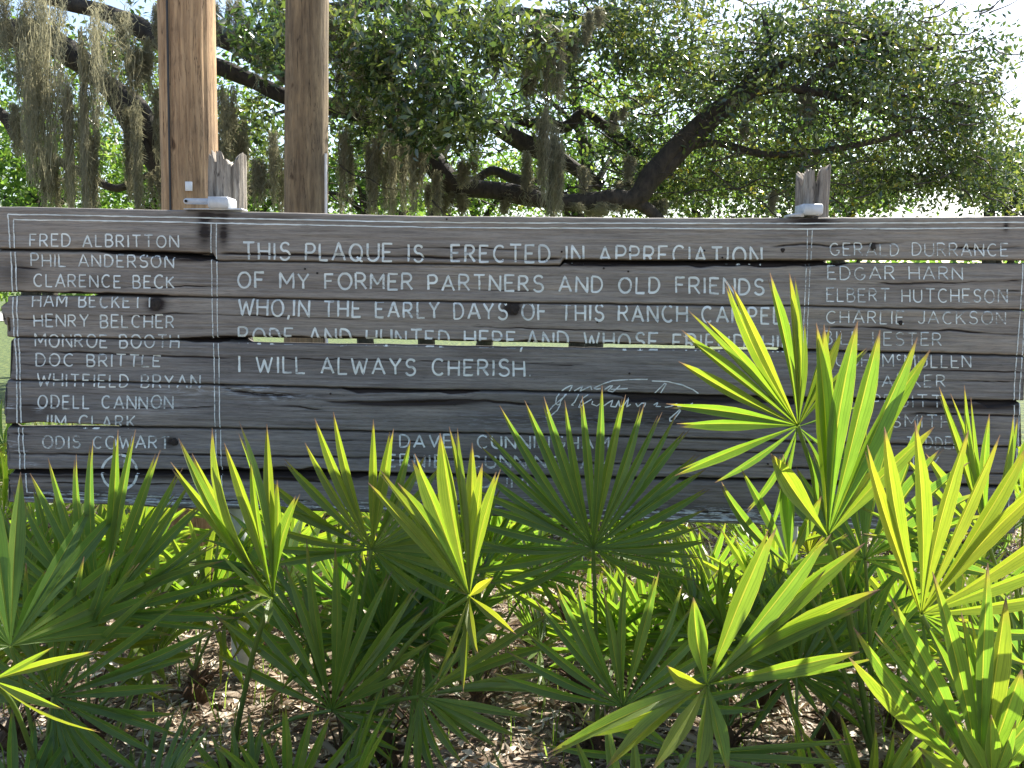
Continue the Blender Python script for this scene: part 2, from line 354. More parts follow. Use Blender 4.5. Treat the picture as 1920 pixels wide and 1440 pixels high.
CRACKS = {  # plank: (polyline, x range, width px, depth m)
 0: [([(407,476),(440,476),(640,479),(760,481),(900,485),(1000,486),(1060,486)], 1.6, .012), ([(1440,463),(1500,457),(1560,462),(1640,457),(1700,455)], 1.3, .007), ([(1780,465),(1860,468),(1925,462)], 1.6, .009), ([(690,466),(780,463),(900,465),(1000,472)], 1.0, .004)],
 1: [([(1640,532),(1800,530),(1925,526)], 1.1, .004), ([(20,500),(80,505)], 1.2, .005), ([(150,540),(420,536)], .9, .003), ([(800,540),(1010,546)], .9, .003), ([(1850,545),(1925,546)], 1.2, .006)],
 2: [([(230,594),(330,588),(420,590),(700,600)], 1.0, .004), ([(1545,614),(1640,614),(1730,621),(1780,619),(1880,628),(1925,626)], 1.4, .007), ([(10,598),(120,597)], 1.1, .005), ([(880,612),(1200,622)], .9, .003)],
 3: [([(15,660),(110,660),(330,669),(520,672)], 1.3, .006), ([(520,672),(800,677),(1100,685)], .9, .0025), ([(20,684),(200,683)], .8, .002), ([(1560,690),(1925,698)], 1.0, .003), ([(1600,712),(1925,716)], .8, .003)],
 4: [([(410,723),(440,733),(500,740),(560,741)], 2.2, .010), ([(600,752),(760,756),(880,750),(1000,758)], 1.6, .007), ([(30,760),(300,765),(420,762)], .9, .002), ([(500,760),(560,763),(620,770)], 1.2, .004), ([(1700,775),(1925,780)], 1.4, .005), ([(1100,790),(1500,800)], 1.0, .003)],
 5: [([(15,850),(150,852),(420,854),(650,858),(900,862),(1100,868),(1440,876),(1700,884),(1925,890)], 1.5, .009), ([(15,812),(60,815)], 1.8, .006), ([(600,825),(800,829)], .9, .003), ([(1200,843),(1500,850)], .9, .004)],
 6: [([(60,905),(300,908),(420,906)], 1.0, .003), ([(440,894),(520,899),(620,905)], 1.6, .006), ([(30,930),(250,936),(600,940)], 1.1, .004), ([(700,940),(1000,952),(1400,962)], 1.1, .004)]}
STAINS = [(0,385,432,14,34,.9),(0,420,436,10,30,.8),(0,400,403,55,8,.6),(0,520,408,60,8,.5),(0,1520,416,40,8,1.1),(0,1636,463,5,7,1.2),(0,1885,424,5,10,.9),(0,640,480,90,3,.6),
          (1,30,512,40,30,.5),(1,1150,497,120,3,1.1),(1,1450,496,60,4,1.3),(1,360,487,50,5,.8),(1,190,525,50,14,.35),
          (2,960,579,16,13,1.5),(2,293,571,17,13,1.5),(2,100,575,60,18,.35),(2,1240,600,90,12,.3),(2,430,633,90,5,.7),
          (4,760,757,110,5,1.1),(4,1380,750,240,5,1.3),(4,560,741,120,4,.5),(4,60,770,60,22,.5),(4,1250,770,260,22,.6),(4,820,752,90,5,.9),(4,1830,762,140,8,1.0),(4,1100,790,400,12,.35),
          (5,320,829,12,10,1.0),(5,1100,850,400,18,.4),(6,200,893,240,5,.9),(6,560,897,200,5,.8),(6,500,960,500,12,.5),(6,120,925,150,14,.6),(6,1500,960,400,20,.4),(6,1650,908,240,4,.8)]
CHALK = [(4,390,733,90,7,.8),(4,480,728,50,4,.9),(4,520,745,70,8,.7),(4,17,763,11,5,1.6),(4,300,760,100,20,.25),(5,20,832,14,5,1.5),(5,55,872,10,5,1.3),(6,140,926,60,6,1.3),(6,230,942,130,10,1.5),(6,100,948,90,8,.9),
         (6,480,948,160,7,1.0),(6,700,955,200,7,.9),(6,1350,968,120,9,1.7),(6,1280,958,200,8,.8),(6,380,932,90,7,.9),(6,900,940,260,12,.7),(6,1480,985,200,10,.9),(6,1700,985,220,14,1.1),(5,900,868,300,12,.3),(4,1000,790,300,16,.3),(3,1100,735,90,2,.6),(5,40,845,16,3,.9),(4,75,767,10,5,1.2),(2,1210,604,12,4,.9)]
plaque = thing('plaque_sign', 'long weathered grey board plaque lettered in worn white paint behind the palmettos', 'plaque', tuple(sgn(960, 700)))
SEAM = [np.random.RandomState(90+q) for q in range(8)]
SX = np.linspace(-30, 1950, 700)
SNZ = [smooth_noise(1, 700, 1, 6, r_)[0]*1.0 + smooth_noise(1, 700, 1, 60, r_)[0]*1.4 for r_ in SEAM]
OPEN = {1: [(1555,1925)], 2: [(-20,170)], 3: [(470,1460)], 4: [], 5: [(30,215)], 6: []}
def closed(q, xs):
    m_ = np.ones_like(xs)
    for a_, b_ in OPEN.get(q, [(-99, 3000)]): m_ = np.minimum(m_, np.clip(np.maximum(a_-xs, xs-b_)/12, 0, 1))
    return m_
PX = []   # per plank: fields for lettering
DEP = 0.045
for k in range(7):
    rs = np.random.RandomState(50 + k)
    nc, nr = 640, 46
    x0, x1 = LEFT[k], RIGHT[k]
    xs = np.linspace(x0, x1, nc)
    v = np.linspace(0, 1, nr)[:, None]
    top = TOPS[k](xs) + np.interp(xs, SX, SNZ[k])*(.7 if k == 0 else 1)
    bot = BOTS[k](xs) + np.interp(xs, SX, SNZ[k+1])
    bot = np.maximum(bot, top + 20)
    PXg = np.broadcast_to(xs, (nr, nc)).copy(); PYg = top + (bot - top) * v
    # ragged ends
    rag = smooth_noise(nr, 2, 2.2, 1, rs)[:, :1] * (9 if k == 2 else 4); rag2 = smooth_noise(nr, 2, 7, 1, rs)[:, :1] * (20 if k == 2 else 3)
    fe = np.clip(1 - (PXg - x0) / 40, 0, 1); PXg += (rag + rag2) * fe
    if k == 2: PXg += 14 * fe * np.abs(v - .35) ** 1.2
    if k == 3: PXg += 8 * fe * np.clip(.35 - v, 0, 1)
    fe = np.clip((PXg - (x1 - 40)) / 40, 0, 1); PXg += rag[::-1] * fe
    W = np.full((nr, nc), PROUD[k])
    W = W + smooth_noise(nr, nc, 1.0, 45, rs)*.0016 + smooth_noise(nr, nc, 2.5, 90, rs)*.0022 + smooth_noise(nr, nc, 1.0, 12, rs)*.0008 + smooth_noise(nr, nc, 30, 160, rs)*.005
    stain_recess = np.zeros((nr, nc)); chalk = np.zeros((nr, nc))
    for pts, wd, dp in CRACKS[k]:
        cx, cy = zip(*pts); yc = np.interp(xs, cx, cy) + smooth_noise(1, nc, 1, 7, rs)[0]*2.4
        end = np.clip(np.minimum(xs - cx[0], cx[-1] - xs) / 25, 0, 1)
        br = np.clip(.75 + smooth_noise(1, nc, 1, 22, rs)[0]*1.3, .15, 1)
        g = np.exp(-((PYg - yc) / wd) ** 2) * end * br
        W -= dp * 1.3 * g; stain_recess += g * 1.6  # crack darkness goes into the colour as well as the depth
    for (kk, cx, cy, rx, ry, s) in STAINS:
        if kk == k: stain_recess += s * np.exp(-((PXg - cx)/rx)**2 - ((PYg - cy)/ry)**2)
    for (kk, cx, cy, rx, ry, s) in CHALK:
        if kk == k: chalk += s * np.exp(-((PXg - cx)/rx)**2 - ((PYg - cy)/ry)**2)
    dt = (PYg - top); db = (bot - PYg)
    W -= .010 * np.exp(-(dt/1.3)**2) + .012 * np.exp(-(db/1.3)**2)
    stain_recess += .5*np.exp(-(db/1.6)**2) + .5*np.exp(-(dt/1.6)**2)*(k > 0)
    def chip(xa, xb, depth_px, dm, frm='t'):
        global W, stain_recess
        dd = dt if frm == 't' else db
        lim = depth_px * (1 + smooth_noise(1, nc, 1, 10, rs)[0]*1.1) * np.clip(np.minimum(xs-xa, xb-xs)/30, 0, 1)
        mk = np.clip((lim - dd) / 1.5, 0, 1); W = W - dm*mk; stain_recess = stain_recess + mk*1.0  # chipped recess is darkened in colour too
    if k == 1: chip(1045, 1600, 6, .018); chip(180, 410, 4, .01)
    if k == 4: chip(1140, 1640, 10, .02); chip(640, 900, 5, .010); chip(1820, 1915, 7, .015)
    if k == 6: chip(10, 700, 4, .012)
    if k == 5: chip(380, 640, 6, .012, 'b')
    if k == 2: chip(330, 1300, 4, .014, 'b')
    if k == 1: chip(5, 330, 3.5, .012, 'b')
    if k == 3: chip(330, 430, 4, .012)
    front = sgn(PXg, PYg, W)
    bpy_ = PYg[[0, -1]].copy()
    if k > 0: bpy_[0] -= 7*closed(k, xs)
    if k < 6: bpy_[1] += 2*closed(k+1, xs)
    back = sgn(PXg[[0, -1]], bpy_, np.full((2, nc), -DEP))
    V = np.concatenate([back[:1].reshape(-1, 3), front.reshape(-1, 3), back[1:].reshape(-1, 3)])
    n_all = nr + 2
    Fc = grid_faces(n_all, nc)
    # back face and ends
    j = np.arange(nc - 1); bk = np.stack([j + 1, j, (n_all-1)*nc + j, (n_all-1)*nc + j + 1], -1)
    V2 = V
    Fc = np.concatenate([Fc, bk])
    ea = np.zeros(n_all*nc); st_ = np.concatenate([stain_recess[0], stain_recess.ravel(), stain_recess[-1]]); ch_ = np.concatenate([chalk[0]*0, chalk.ravel(), chalk[-1]*0])
    # end caps as fans of quads
    caps = []
    for cidx in (0, nc-1):
        col_ids = np.arange(n_all)*nc + cidx
        for q in range(1, n_all//2):
            caps.append([col_ids[q-1], col_ids[q], col_ids[n_all-1-q], col_ids[n_all-q]])
    Fc = np.concatenate([Fc, np.array(caps)])
    me = mesh_np('plank', V2, Fc, M_WOOD_W if k < 3 else M_WOOD_C, False, {'stain_recess': st_, 'chalk': ch_})
    po = child('plank', me, plaque)
    PX.append(dict(top=top, bot=bot, xs=xs, W=W, obj=po, x0=x0, x1=x1, nr=nr, nc=nc))

def knot(k, px, py, rx, ry):
    parts = []
    d = PX[k]; n = 14; V = [sgn(px, py, samp(k, px, py) + .0035)]
    for rr in (.5, .85, 1.0):
        for q in range(n):
            an = 2*math.pi*q/n; j = 1 + .12*math.sin(3*an + px)
            V.append(sgn(px + rx*rr*j*math.cos(an), py + ry*rr*j*math.sin(an), samp(k, px, py) + (.004, .003, -.002)[(.5, .85, 1.0).index(rr)]))
    f = [[0, 1+q, 1+(q+1) % n] for q in range(n)]
    for r_ in range(2):
        for q in range(n):
            a_, b_ = 1+r_*n+q, 1+r_*n+(q+1) % n; f += [[a_, a_+n, b_+n], [a_, b_+n, b_]]
    me = mesh_np('knot', np.array(V), f, M_DARKHOLE, True); child('knot', me, d['obj'])
def samp(k, px, py):
    d = PX[k]; c = int(np.clip((px - d['x0'])/(d['x1']-d['x0'])*(d['nc']-1), 0, d['nc']-1))
    t, b = d['top'][c], d['bot'][c]; r = int(np.clip((py-t)/(b-t)*(d['nr']-1), 0, d['nr']-1))
    return d['W'][r, c]
for kk in [(2,293,571,10,12),(2,965,580,9,11),(0,1467,469,4.5,4.5),(2,1688,605,5,5),(0,1636,463,4,6),(5,327,829,7,8)]: knot(*kk)

def nail(k, px, py):
    an = [2*math.pi*q/8 for q in range(8)]; w = samp(k, px, py)
    V = [sgn(px, py, w+.0045)] + [sgn(px+1.9*math.cos(a_), py+1.9*math.sin(a_), w+.0035) for a_ in an] + [sgn(px+2.1*math.cos(a_), py+2.1*math.sin(a_), w-.003) for a_ in an]
    f = [[0, 1+q, 1+(q+1) % 8] for q in range(8)] + [[1+q, 9+q, 9+(q+1) % 8] for q in range(8)] + [[1+q, 9+(q+1) % 8, 1+(q+1) % 8] for q in range(8)]
    child('nail', mesh_np('nail', V, f, M_DARKHOLE), PX[k]['obj'])
for kk in [(0,1053,472),(0,1181,473),(0,1320,470),(0,903,402),(0,838,411),(0,1354,483),(1,572,504),(1,595,512),(1,1132,503),(1,1178,509),(4,620,738),(3,1180,700),(4,852,758),(2,1120,604),(5,1440,870),(2,1848,579)]:
    if PX[kk[0]]['top'][int((kk[1]+6)/1936*640)] + 3 < kk[2]: nail(*kk)

# ------------------------------------------------------------------ stroke lettering
def arc(cx, cy, rx, ry, a0, a1, n=10):
    return [(cx + rx*math.cos(math.radians(a0+(a1-a0)*i/n)), cy + ry*math.sin(math.radians(a0+(a1-a0)*i/n))) for i in range(n+1)]
G = {'A': (.85, [[(0,0),(.42,1),(.85,0)], [(.14,.33),(.71,.33)]]),
 'B': (.66, [[(0,0),(0,1)], [(0,1),(.32,1)]+arc(.32,.77,.25,.23,90,-90)+[(0,.54)], [(.3,.54)]+arc(.34,.27,.3,.27,90,-90)+[(0,0)]]),
 'C': (.8, [arc(.45,.5,.42,.5,48,312,16)]),
 'D': (.74, [[(0,0),(0,1)], [(0,1),(.22,1)]+arc(.24,.5,.48,.5,90,-90,14)+[(0,0)]]),
 'E': (.62, [[(.62,1),(0,1),(0,0),(.62,0)], [(0,.52),(.5,.52)]]),
 'F': (.6, [[(.6,1),(0,1),(0,0)], [(0,.53),(.48,.53)]]),
 'G': (.82, [arc(.45,.5,.42,.5,50,330,16)+[(.84,.42),(.55,.42)]]),
 'H': (.74, [[(0,0),(0,1)], [(.74,0),(.74,1)], [(0,.5),(.74,.5)]]),
 'I': (.06, [[(.03,0),(.03,1)]]),
 'J': (.5, [[(.5,1),(.5,.25)]+arc(.26,.25,.24,.25,0,-165,8)]),
 'K': (.7, [[(0,0),(0,1)], [(.64,1),(0,.42)], [(.2,.6),(.7,0)]]),
 'L': (.56, [[(0,1),(0,0),(.56,0)]]),
 'M': (.9, [[(0,0),(0,1),(.45,.3),(.9,1),(.9,0)]]),
 'N': (.76, [[(0,0),(0,1),(.76,0),(.76,1)]]),
 'O': (.9, [arc(.45,.5,.43,.5,90,450,20)]),
 'P': (.64, [[(0,0),(0,1)], [(0,1),(.34,1)]+arc(.34,.73,.28,.27,90,-90)+[(0,.46)]]),
 'Q': (.92, [arc(.45,.5,.43,.5,90,450,20), [(.5,.22),(.92,-.1)]]),
 'R': (.7, [[(0,0),(0,1)], [(0,1),(.34,1)]+arc(.34,.74,.28,.26,90,-90)+[(0,.48)], [(.3,.48),(.68,0)]]),
 'S': (.66, [arc(.35,.75,.29,.25,25,255,10)+arc(.33,.26,.32,.26,85,-160,12)]),
 'T': (.76, [[(0,1),(.76,1)], [(.38,1),(.38,0)]]),
 'U': (.74, [[(0,1),(0,.32)]+arc(.37,.34,.37,.34,180,360,12)+[(.74,1)]]),
 'V': (.8, [[(0,1),(.4,0),(.8,1)]]),
 'W': (1.1, [[(0,1),(.28,0),(.55,.8),(.82,0),(1.1,1)]]),
 'Y': (.76, [[(0,1),(.38,.48),(.76,1)], [(.38,.48),(.38,0)]]),
 'c': (.36, [arc(.2,.8,.18,.2,45,315,10)]),
 ',': (.12, [[(.1,.06),(0,-.22)]]), '.': (.1, [[(.03,.04),(.07,.04)]]), ' ': (.48, [])}
strokes = []; TID = [0]   # (points px, half width px, wear)
def text(s, x0, x1, yt0, yb0, yt1, yb1, hw=1.95, wear=.2, gap=.34):
    tot = sum(G[c][0] + gap for c in s) - gap
    h0, h1 = yb0-yt0, yb1-yt1; hm = (h0+h1)/2; sc = (x1-x0)/tot; cur = 0.0
    for c in s:
        TID[0] += 1; w, st = G[c]; jy = rnd.uniform(-.8, .8); js = rnd.uniform(.96, 1.05); jl = rnd.uniform(-.02, .02); wr = wear + rnd.uniform(-.12, .12)
        for path in st:
            out_ = []
            for (gx, gy) in path:
                X = x0 + (cur + gx*js + gy*jl) * sc; t = (X-x0)/(x1-x0)
                yt, yb = yt0+(yt1-yt0)*t, yb0+(yb1-yb0)*t
                out_.append((X, yb + (yt-yb)*gy*js + jy))
            strokes.append((out_, hw, wr, TID[0]))
        cur += w + gap
CW = 1.4
for args in [('FRED ALBRITTON',58,336,439,462,442,464),('PHIL ANDERSON',59,326,476,499,480,502),('CLARENCE BECK',64,327,514,537,518,541),('HAM BECKETT',62,288,551,575,555,577),
             ('HENRY BELCHER',65,327,590,612,592,615)]: text(*args, hw=CW, wear=.12)
for args in [('MONROE BOOTH',67,335,627,650,629,653),('DOC BRITTLE',68,301,663,686,667,688),('WHITFIELD BRYAN',71,375,701,724,705,728),('ODELL CANNON',72,325,741,765,743,766),('JIM CLARK',80,255,778,801,780,804)]: text(*args, hw=1.45, wear=.17)
text('ODIS COWART',80,317,817,840,819,841, hw=1.5, wear=.28)
text('THIS PLAQUE IS  ERECTED IN APPRECIATION',457,1427,456,487,464,496, hw=2.0, wear=.06)
text('OF MY FORMER PARTNERS AND OLD FRIENDS',446,1432,511,539,523,552, hw=2.0, wear=.08)
text('WHO,IN THE EARLY DAYS OF THIS RANCH CAMPED,',448,1480,561,591,577,607, hw=1.95, wear=.08)
text('RODE AND HUNTED HERE,AND WHOSE FRIENDSHIP',448,1484,614,643,630,661, hw=1.95, wear=.10)
text('I WILL ALWAYS CHERISH.',448,995,668,698,677,706, hw=2.0, wear=.08)
text('DAVE  CUNNINGHAM',750,1142,815,838,820,842, hw=1.7, wear=.22)
text('ERNIE  CUNNINGHAM',726,1142,852,874,858,880, hw=1.7, wear=.26)
text('W    DUNN',772,1010,891,913,893,915, hw=1.6, wear=.36)
for args in [('GERALD DURRANCE',1555,1888,456,479,457,480),('EDGAR HARN',1552,1804,500,524,501,524),('ELBERT HUTCHESON',1550,1887,541,565,543,567),
             ('CHARLIE JACKSON',1549,1885,583,606,585,608),('BILL LESTER',1545,1764,621,645,625,648),('HUGH McMULLEN',1545,1820,663,686,666,689)]: text(*args, hw=1.2, wear=.24)
for args in [('PARKER',1630,1773,702,724,703,726),('PRUITT',1634,1766,740,762,741,764),('SMITH',1672,1782,779,800,780,802),('TEDDER',1700,1800,818,840,820,842),('T Y',1705,1760,856,878,857,880)]: text(*args, hw=1.2, wear=.28)
# signature, digits in picture pixels from the enlargement (origin 980,690, 5.33 per px)
SIG = [[(235,500),(240,460),(300,380),(400,300),(470,230),(497,178),(480,178),(430,200),(380,235),(340,290),(330,350),(350,365),(380,355),(345,420),(250,500)],
       [(440,240),(380,330),(370,370)],[(515,228),(590,185),(600,180),(560,260),(520,340),(485,370),(510,375)],[(570,230),(680,180),(690,220)],[(665,260),(600,300),(560,390),(570,395),(610,360),(690,310)],
       [(700,330),(690,360),(740,380),(780,350)],[(820,215),(870,180),(900,175),(850,225),(900,235),(975,175)],[(880,210),(1050,205)],[(710,200),(800,160),(900,125),(1050,118),(1250,115)],
       [(710,200),(740,210),(780,205)],[(1290,128),(1450,135),(1600,170),(1700,215),(1758,258)],[(810,380),(850,350),(900,320),(880,380),(930,385),(960,320),(970,385),(1010,370),(1060,300),(1040,385),(1080,360)],
       [(1130,350),(1150,385),(1190,350),(1230,350),(1210,390)],[(1320,250),(1420,155),(1435,160),(1380,250)],[(1310,370),(1350,345),(1330,385),(1380,385)],[(1420,390),(1480,380),(1540,355),(1550,380),(1640,385),(1700,350)],[(1620,360),(1540,440),(1470,500),(1470,525),(1500,525),(1580,420)]]
for p_ in SIG: strokes.append(([(980+x/5.333, 690+y/5.333) for x, y in p_], 1.15, .16, 9000))
# round brand mark
strokes.append((arc(224, 886, 33, 33, 0, 360, 40), 2.2, .22, 9100)); strokes.append(([(233,862),(232,905)], 1.6, .45, 9100))
def line(a_, b_, hw=1.0, wear=.18): strokes.append(([a_, b_], hw, wear))
def pline(pts, hw=1.0, wear=.18): TID[0] += 1; strokes.append((pts, hw, wear, TID[0]))
pline([(17,402),(300,407),(500,411),(800,417),(1000,418.5),(1300,419),(1540,419),(1920,417)], 1.15, .08)
pline([(27,412),(300,416),(500,420.5),(800,426.5),(1000,428),(1300,428.5),(1540,429.5),(1920,427.5)], 1.15, .08)
pline([(17,402),(21,470),(24,545),(27,620),(32,700),(33,760),(36,850),(41,933)], 1.2, .16)
pline([(27,412),(29,470),(32,545),(34,620),(38,700),(40,760),(45,850),(50,924)], 1.2, .16)
pline([(397,420),(397,500),(399,600),(402,700),(405,840),(407,900)], .9, .22); pline([(407,418),(407,500),(408,600),(411,700),(414,840),(416,930)], .9, .2)
pline([(1513,430),(1512,500),(1507,600),(1504,700)], .85, .32); pline([(1522,432),(1519,500),(1514,600),(1511,700)], .85, .32)
pline([(1918,495),(1911,600),(1903,700),(1898,860),(1890,980)], .95, .2); pline([(1926,495),(1920,600),(1914,700),(1906,860)], .95, .22)
pline([(41,933),(200,938),(420,946),(700,954),(1000,963),(1300,974),(1600,982)], 1.1, .34); pline([(50,924),(200,928),(420,936),(700,944),(1000,952),(1300,963),(1600,972)], 1.0, .36)
# cut every stroke at the plank edges and lay it on its own plank
acc = {}; accb = {}
LET_END = None
def lay(strk, acc):
    for pts, hw, wear, tid in strk:
        P = []; 
        for (ax, ay), (bx, by) in zip(pts[:-1], pts[1:]):
            n = max(1, int(math.hypot(bx-ax, by-ay)/2.0))
            P += [(ax+(bx-ax)*i/n, ay+(by-ay)*i/n) for i in range(n)]
        P.append(pts[-1]); P = np.array(P, float)
        if len(P) < 2: continue
        if len(P) > 3 and hw < 1.2: P[:, 1] += np.interp(np.arange(len(P)), np.arange(0, len(P)+12, 12), R.rand(len(np.arange(0, len(P)+12, 12)))*1.0-.5)
        D = np.gradient(P, axis=0); D /= (np.linalg.norm(D, axis=1)[:, None] + 1e-9); Nn = np.stack([-D[:, 1], D[:, 0]], -1)
        m_ = len(P); wv = hw*(.72 + .55*np.interp(np.arange(m_), np.arange(0, m_+5, 5), R.rand(len(np.arange(0, m_+5, 5)))))
        wv2 = hw*(.72 + .55*np.interp(np.arange(m_), np.arange(0, m_+4, 4), R.rand(len(np.arange(0, m_+4, 4)))))
        wv[0] *= .75; wv[-1] *= .75
        Lf = P + Nn*wv[:, None]; Rt = P - Nn*wv2[:, None]
        for i in range(m_-1):
            cx, cy = (P[i]+P[i+1])/2
            for k in range(7):
                d = PX[k]
                if cx < d['x0'] or cx > d['x1']: continue
                t, b = np.interp(cx, d['xs'], d['top']), np.interp(cx, d['xs'], d['bot'])
                if t + .9 < cy < b - .9:
                    q = np.array([Lf[i], Rt[i], Rt[i+1], Lf[i+1]]); q[:, 1] = np.clip(q[:, 1], t+.7, b-.7)
                    w = np.array([samp(k, x_, y_) for x_, y_ in q])
                    w = np.maximum(w, samp(k, cx, cy) - .002) + .0022
                    A_ = acc.setdefault((k, tid), [[], [], []]); base = len(A_[0])*4
                    A_[0].append(sgn(q[:, 0], q[:, 1], w)); A_[1].append([base, base+1, base+2, base+3]); A_[2] += [wear]*4
                    break
nb = 12  # the last strokes are the ruled border lines
lay(strokes[:-nb], acc); lay(strokes[-nb:], accb)
for ac, nm in ((acc, 'letter'), (accb, 'painted_line')):
    for (k, tid), A_ in ac.items():
        nm_ = {9000: 'signature', 9100: 'round_mark'}.get(tid, nm)
        me = mesh_np(nm_, np.concatenate(A_[0]), A_[1], M_PAINT, False, {'wear': A_[2]})
        child(nm_, me, PX[k]['obj'])

# ------------------------------------------------------------------ posts that carry the plaque
def jag_post(name, label, px0, px1, pytop, Y, seed, notch):
    c = at((px0+px1)/2, 400, Y); rad = (px1-px0)/2/F*Y*1.0; ztop = at((px0+px1)/2, pytop, Y).z
    t = thing(name, label, 'post', (c.x, Y, .95), 'split grey posts behind the plaque')
    seg, rows = 56, 46; V = []
    tops = []
    for s in range(seg):
        an = 2*math.pi*s/seg; sec = int((math.degrees(an)+seed*13) % 360 / 62); rq = random.Random(sec*7+seed); n_ = rq.uniform(-.2, .8)*.8; fr_ = ((math.degrees(an)+seed*13) % 360 / 62) % 1; n_ += abs(fr_-.4)*.5
        n2 = noise.noise(Vector((math.cos(an)*9, math.sin(an)*9, seed+5)))
        d = -max(0, n_)*.075 - abs(n2)*.05
        for (na, nw, nd) in notch:
            da = abs((math.degrees(an) - na + 180) % 360 - 180); d -= nd*max(0, 1-(da/nw)**2)
        tops.append(ztop + d)
    for r in range(rows):
        v = 1 - (1 - r/(rows-1))**2
        for s in range(seg):
            an = 2*math.pi*s/seg; z = .95 + (tops[s]-.95)*v
            rr = rad*(1 + .10*noise.noise(Vector((math.cos(an)*4, math.sin(an)*4, z*1.5+seed))) + .09*noise.noise(Vector((math.cos(an)*11, math.sin(an)*11, z*6+seed))))
            for (na, nw, nd) in notch:
                da = abs((math.degrees(an) - na + 180) % 360 - 180)
                if da < nw*.5 : rr *= 1 - .45*(1-da/(nw*.5))
            V.append((c.x + rr*math.cos(an)*1.0, Y + rr*math.sin(an), z))
    for s in range(seg):  # inner wall down into the rotten heart
        an = 2*math.pi*s/seg; V.append((c.x + rad*.62*math.cos(an), Y + rad*.62*math.sin(an), tops[s] - .015))
    for s in range(seg):
        an = 2*math.pi*s/seg; V.append((c.x + rad*.3*math.cos(an), Y + rad*.3*math.sin(an), ztop - .12))
    me = mesh_np('post_shaft', V, grid_faces(rows+2, seg, True), M_STUMP, False)
    child('post_shaft', me, t)
    return t
jag_post('wooden_post', 'rotten grey post top beside the tan utility pole, above the plaque', 394, 461, 284, 3.87, 3, [(242, 9, .05), (205, 12, .03), (300, 8, .03)])
jag_post('wooden_post', 'smaller split grey post top above the right part of the plaque', 1492, 1550, 303, 3.70, 9, [(268, 11, .07), (205, 30, .05)])

def prism(prof, y0, y1, name, mat, xoff=0, bevel=.004):
    """profile in x,z extruded in y, with a small chamfer on both end faces"""
    n = len(prof); c = np.mean(prof, 0); P = np.array(prof); inn = c + (P-c)*(1 - bevel/np.abs(P-c).max())
    V = [(x, y0, z) for x, z in inn] + [(x, y0+bevel, z) for x, z in P] + [(x, y1-bevel, z) for x, z in P] + [(x, y1, z) for x, z in inn]
    f = []
    for r in range(3):
        for q in range(n): a_, b_ = r*n+q, r*n+(q+1) % n; f += [[a_, b_, b_+n], [a_, b_+n, a_+n]]
    for base, s in ((0, 1), (3*n, -1)):
        for q in range(1, n-1): f.append([base, base+q+1, base+q] if s > 0 else [base, base+q, base+q+1])
    return mesh_np(name, V, f, mat)
def octo(cx, cz, w, h, ch=.17):
    a_, b_ = w/2, h/2; k = min(w, h)*ch
    return [(cx-a_+k*.3, cz+b_), (cx+a_-k*.7, cz+b_), (cx+a_-k*.1, cz+b_-k), (cx+a_, cz-b_+k*1.2), (cx+a_-k, cz-b_), (cx-a_+k, cz-b_), (cx-a_+k*.1, cz-b_+k)]
def bracket(px0, px1, py0, py1, label, strap=None, plate=None):
    Y = float(sgn((px0+px1)/2, py1)[1]); p0, p1 = at(px0, py0, Y-.02), at(px1, py1, Y-.02)
    t = thing('metal_bracket', label, 'bracket', ((p0.x+p1.x)/2, Y, p1.z), 'metal brackets over the plaque')
    cx, cz = (p0.x+p1.x)/2, (p0.z+p1.z)/2
    child('cap', prism(octo(cx, cz, p1.x-p0.x, p0.z-p1.z), Y-.025, Y+.09, 'cap', M_METAL), t)
    if strap:
        a_, b_ = at(strap[0], strap[1], Y+.03), at(strap[2], strap[3], Y+.03)
        h = (a_.z-b_.z)/2; zc = (a_.z+b_.z)/2
        prof = [(b_.x, zc+h), (b_.x, zc-h)] + [(a_.x+h + h*math.cos(math.radians(q)), zc + h*math.sin(math.radians(q))) for q in range(270, 89, -30)]
        child('strap', prism(prof, Y+.026, Y+.032, 'strap', M_METAL, bevel=.001), t)
        V, f = tube([(a_.x+h, Y+.02, zc), (a_.x+h, Y+.03, zc)], [h*.45, h*.45], 10, sub=1)
        V = np.concatenate([V, [[a_.x+h, Y+.018, zc]]])
        f3 = [[q, (q+1) % 10, 20] for q in range(10)] + [[x_[0], x_[1], x_[2]] for x_ in f] + [[x_[0], x_[2], x_[3]] for x_ in f]
        child('bolt', mesh_np('bolt', V, f3, M_DARKHOLE), t)
    if plate:
        a_, b_ = at(plate[0], plate[1], Y), at(plate[2], plate[3], Y)
        child('base_plate', prism([(a_.x, b_.z), (b_.x, b_.z), (b_.x, a_.z), (a_.x, b_.z+(a_.z-b_.z)*.5)], Y-.012, Y+.07, 'base_plate', M_METAL, bevel=.001), t)
bracket(389, 429, 368.5, 390.5, 'white metal bracket with a strap atop the plaque by the tan pole', (344, 371.5, 391, 383.5), (346, 389.5, 455, 394.5))
bracket(1506, 1543, 382, 403.5, 'pale blue-grey metal bracket below the right split post', None, (1480, 397, 1506, 407))
def support(pxt, pxb, pyb, w, label):
    Yp = 3.86; g = at(pxb, pyb-25, Yp); g.z = 0; a_ = at(pxt, 940, Yp)
    t = thing('support_post', label, 'post', (g.x, g.y, 0), 'grey supports under the plaque')
    top = Vector((a_.x + (a_.x-g.x)*.6, g.y, 1.8)); r = w/2/F*g.y
    V, f = tube([(g.x, g.y, -.05), (g.x*.5+top.x*.5, g.y, .9), tuple(top)], [r, r, r], 8, .03, 3, 1, 6)
    child('shaft', mesh_np('shaft', V, f, M_METAL), t)
support(437, 458, 1345, 42, 'pale grey support post under the left part of the plaque')
support(1478, 1462, 1372, 42, 'grey-blue support post under the right part of the plaque, behind fronds')

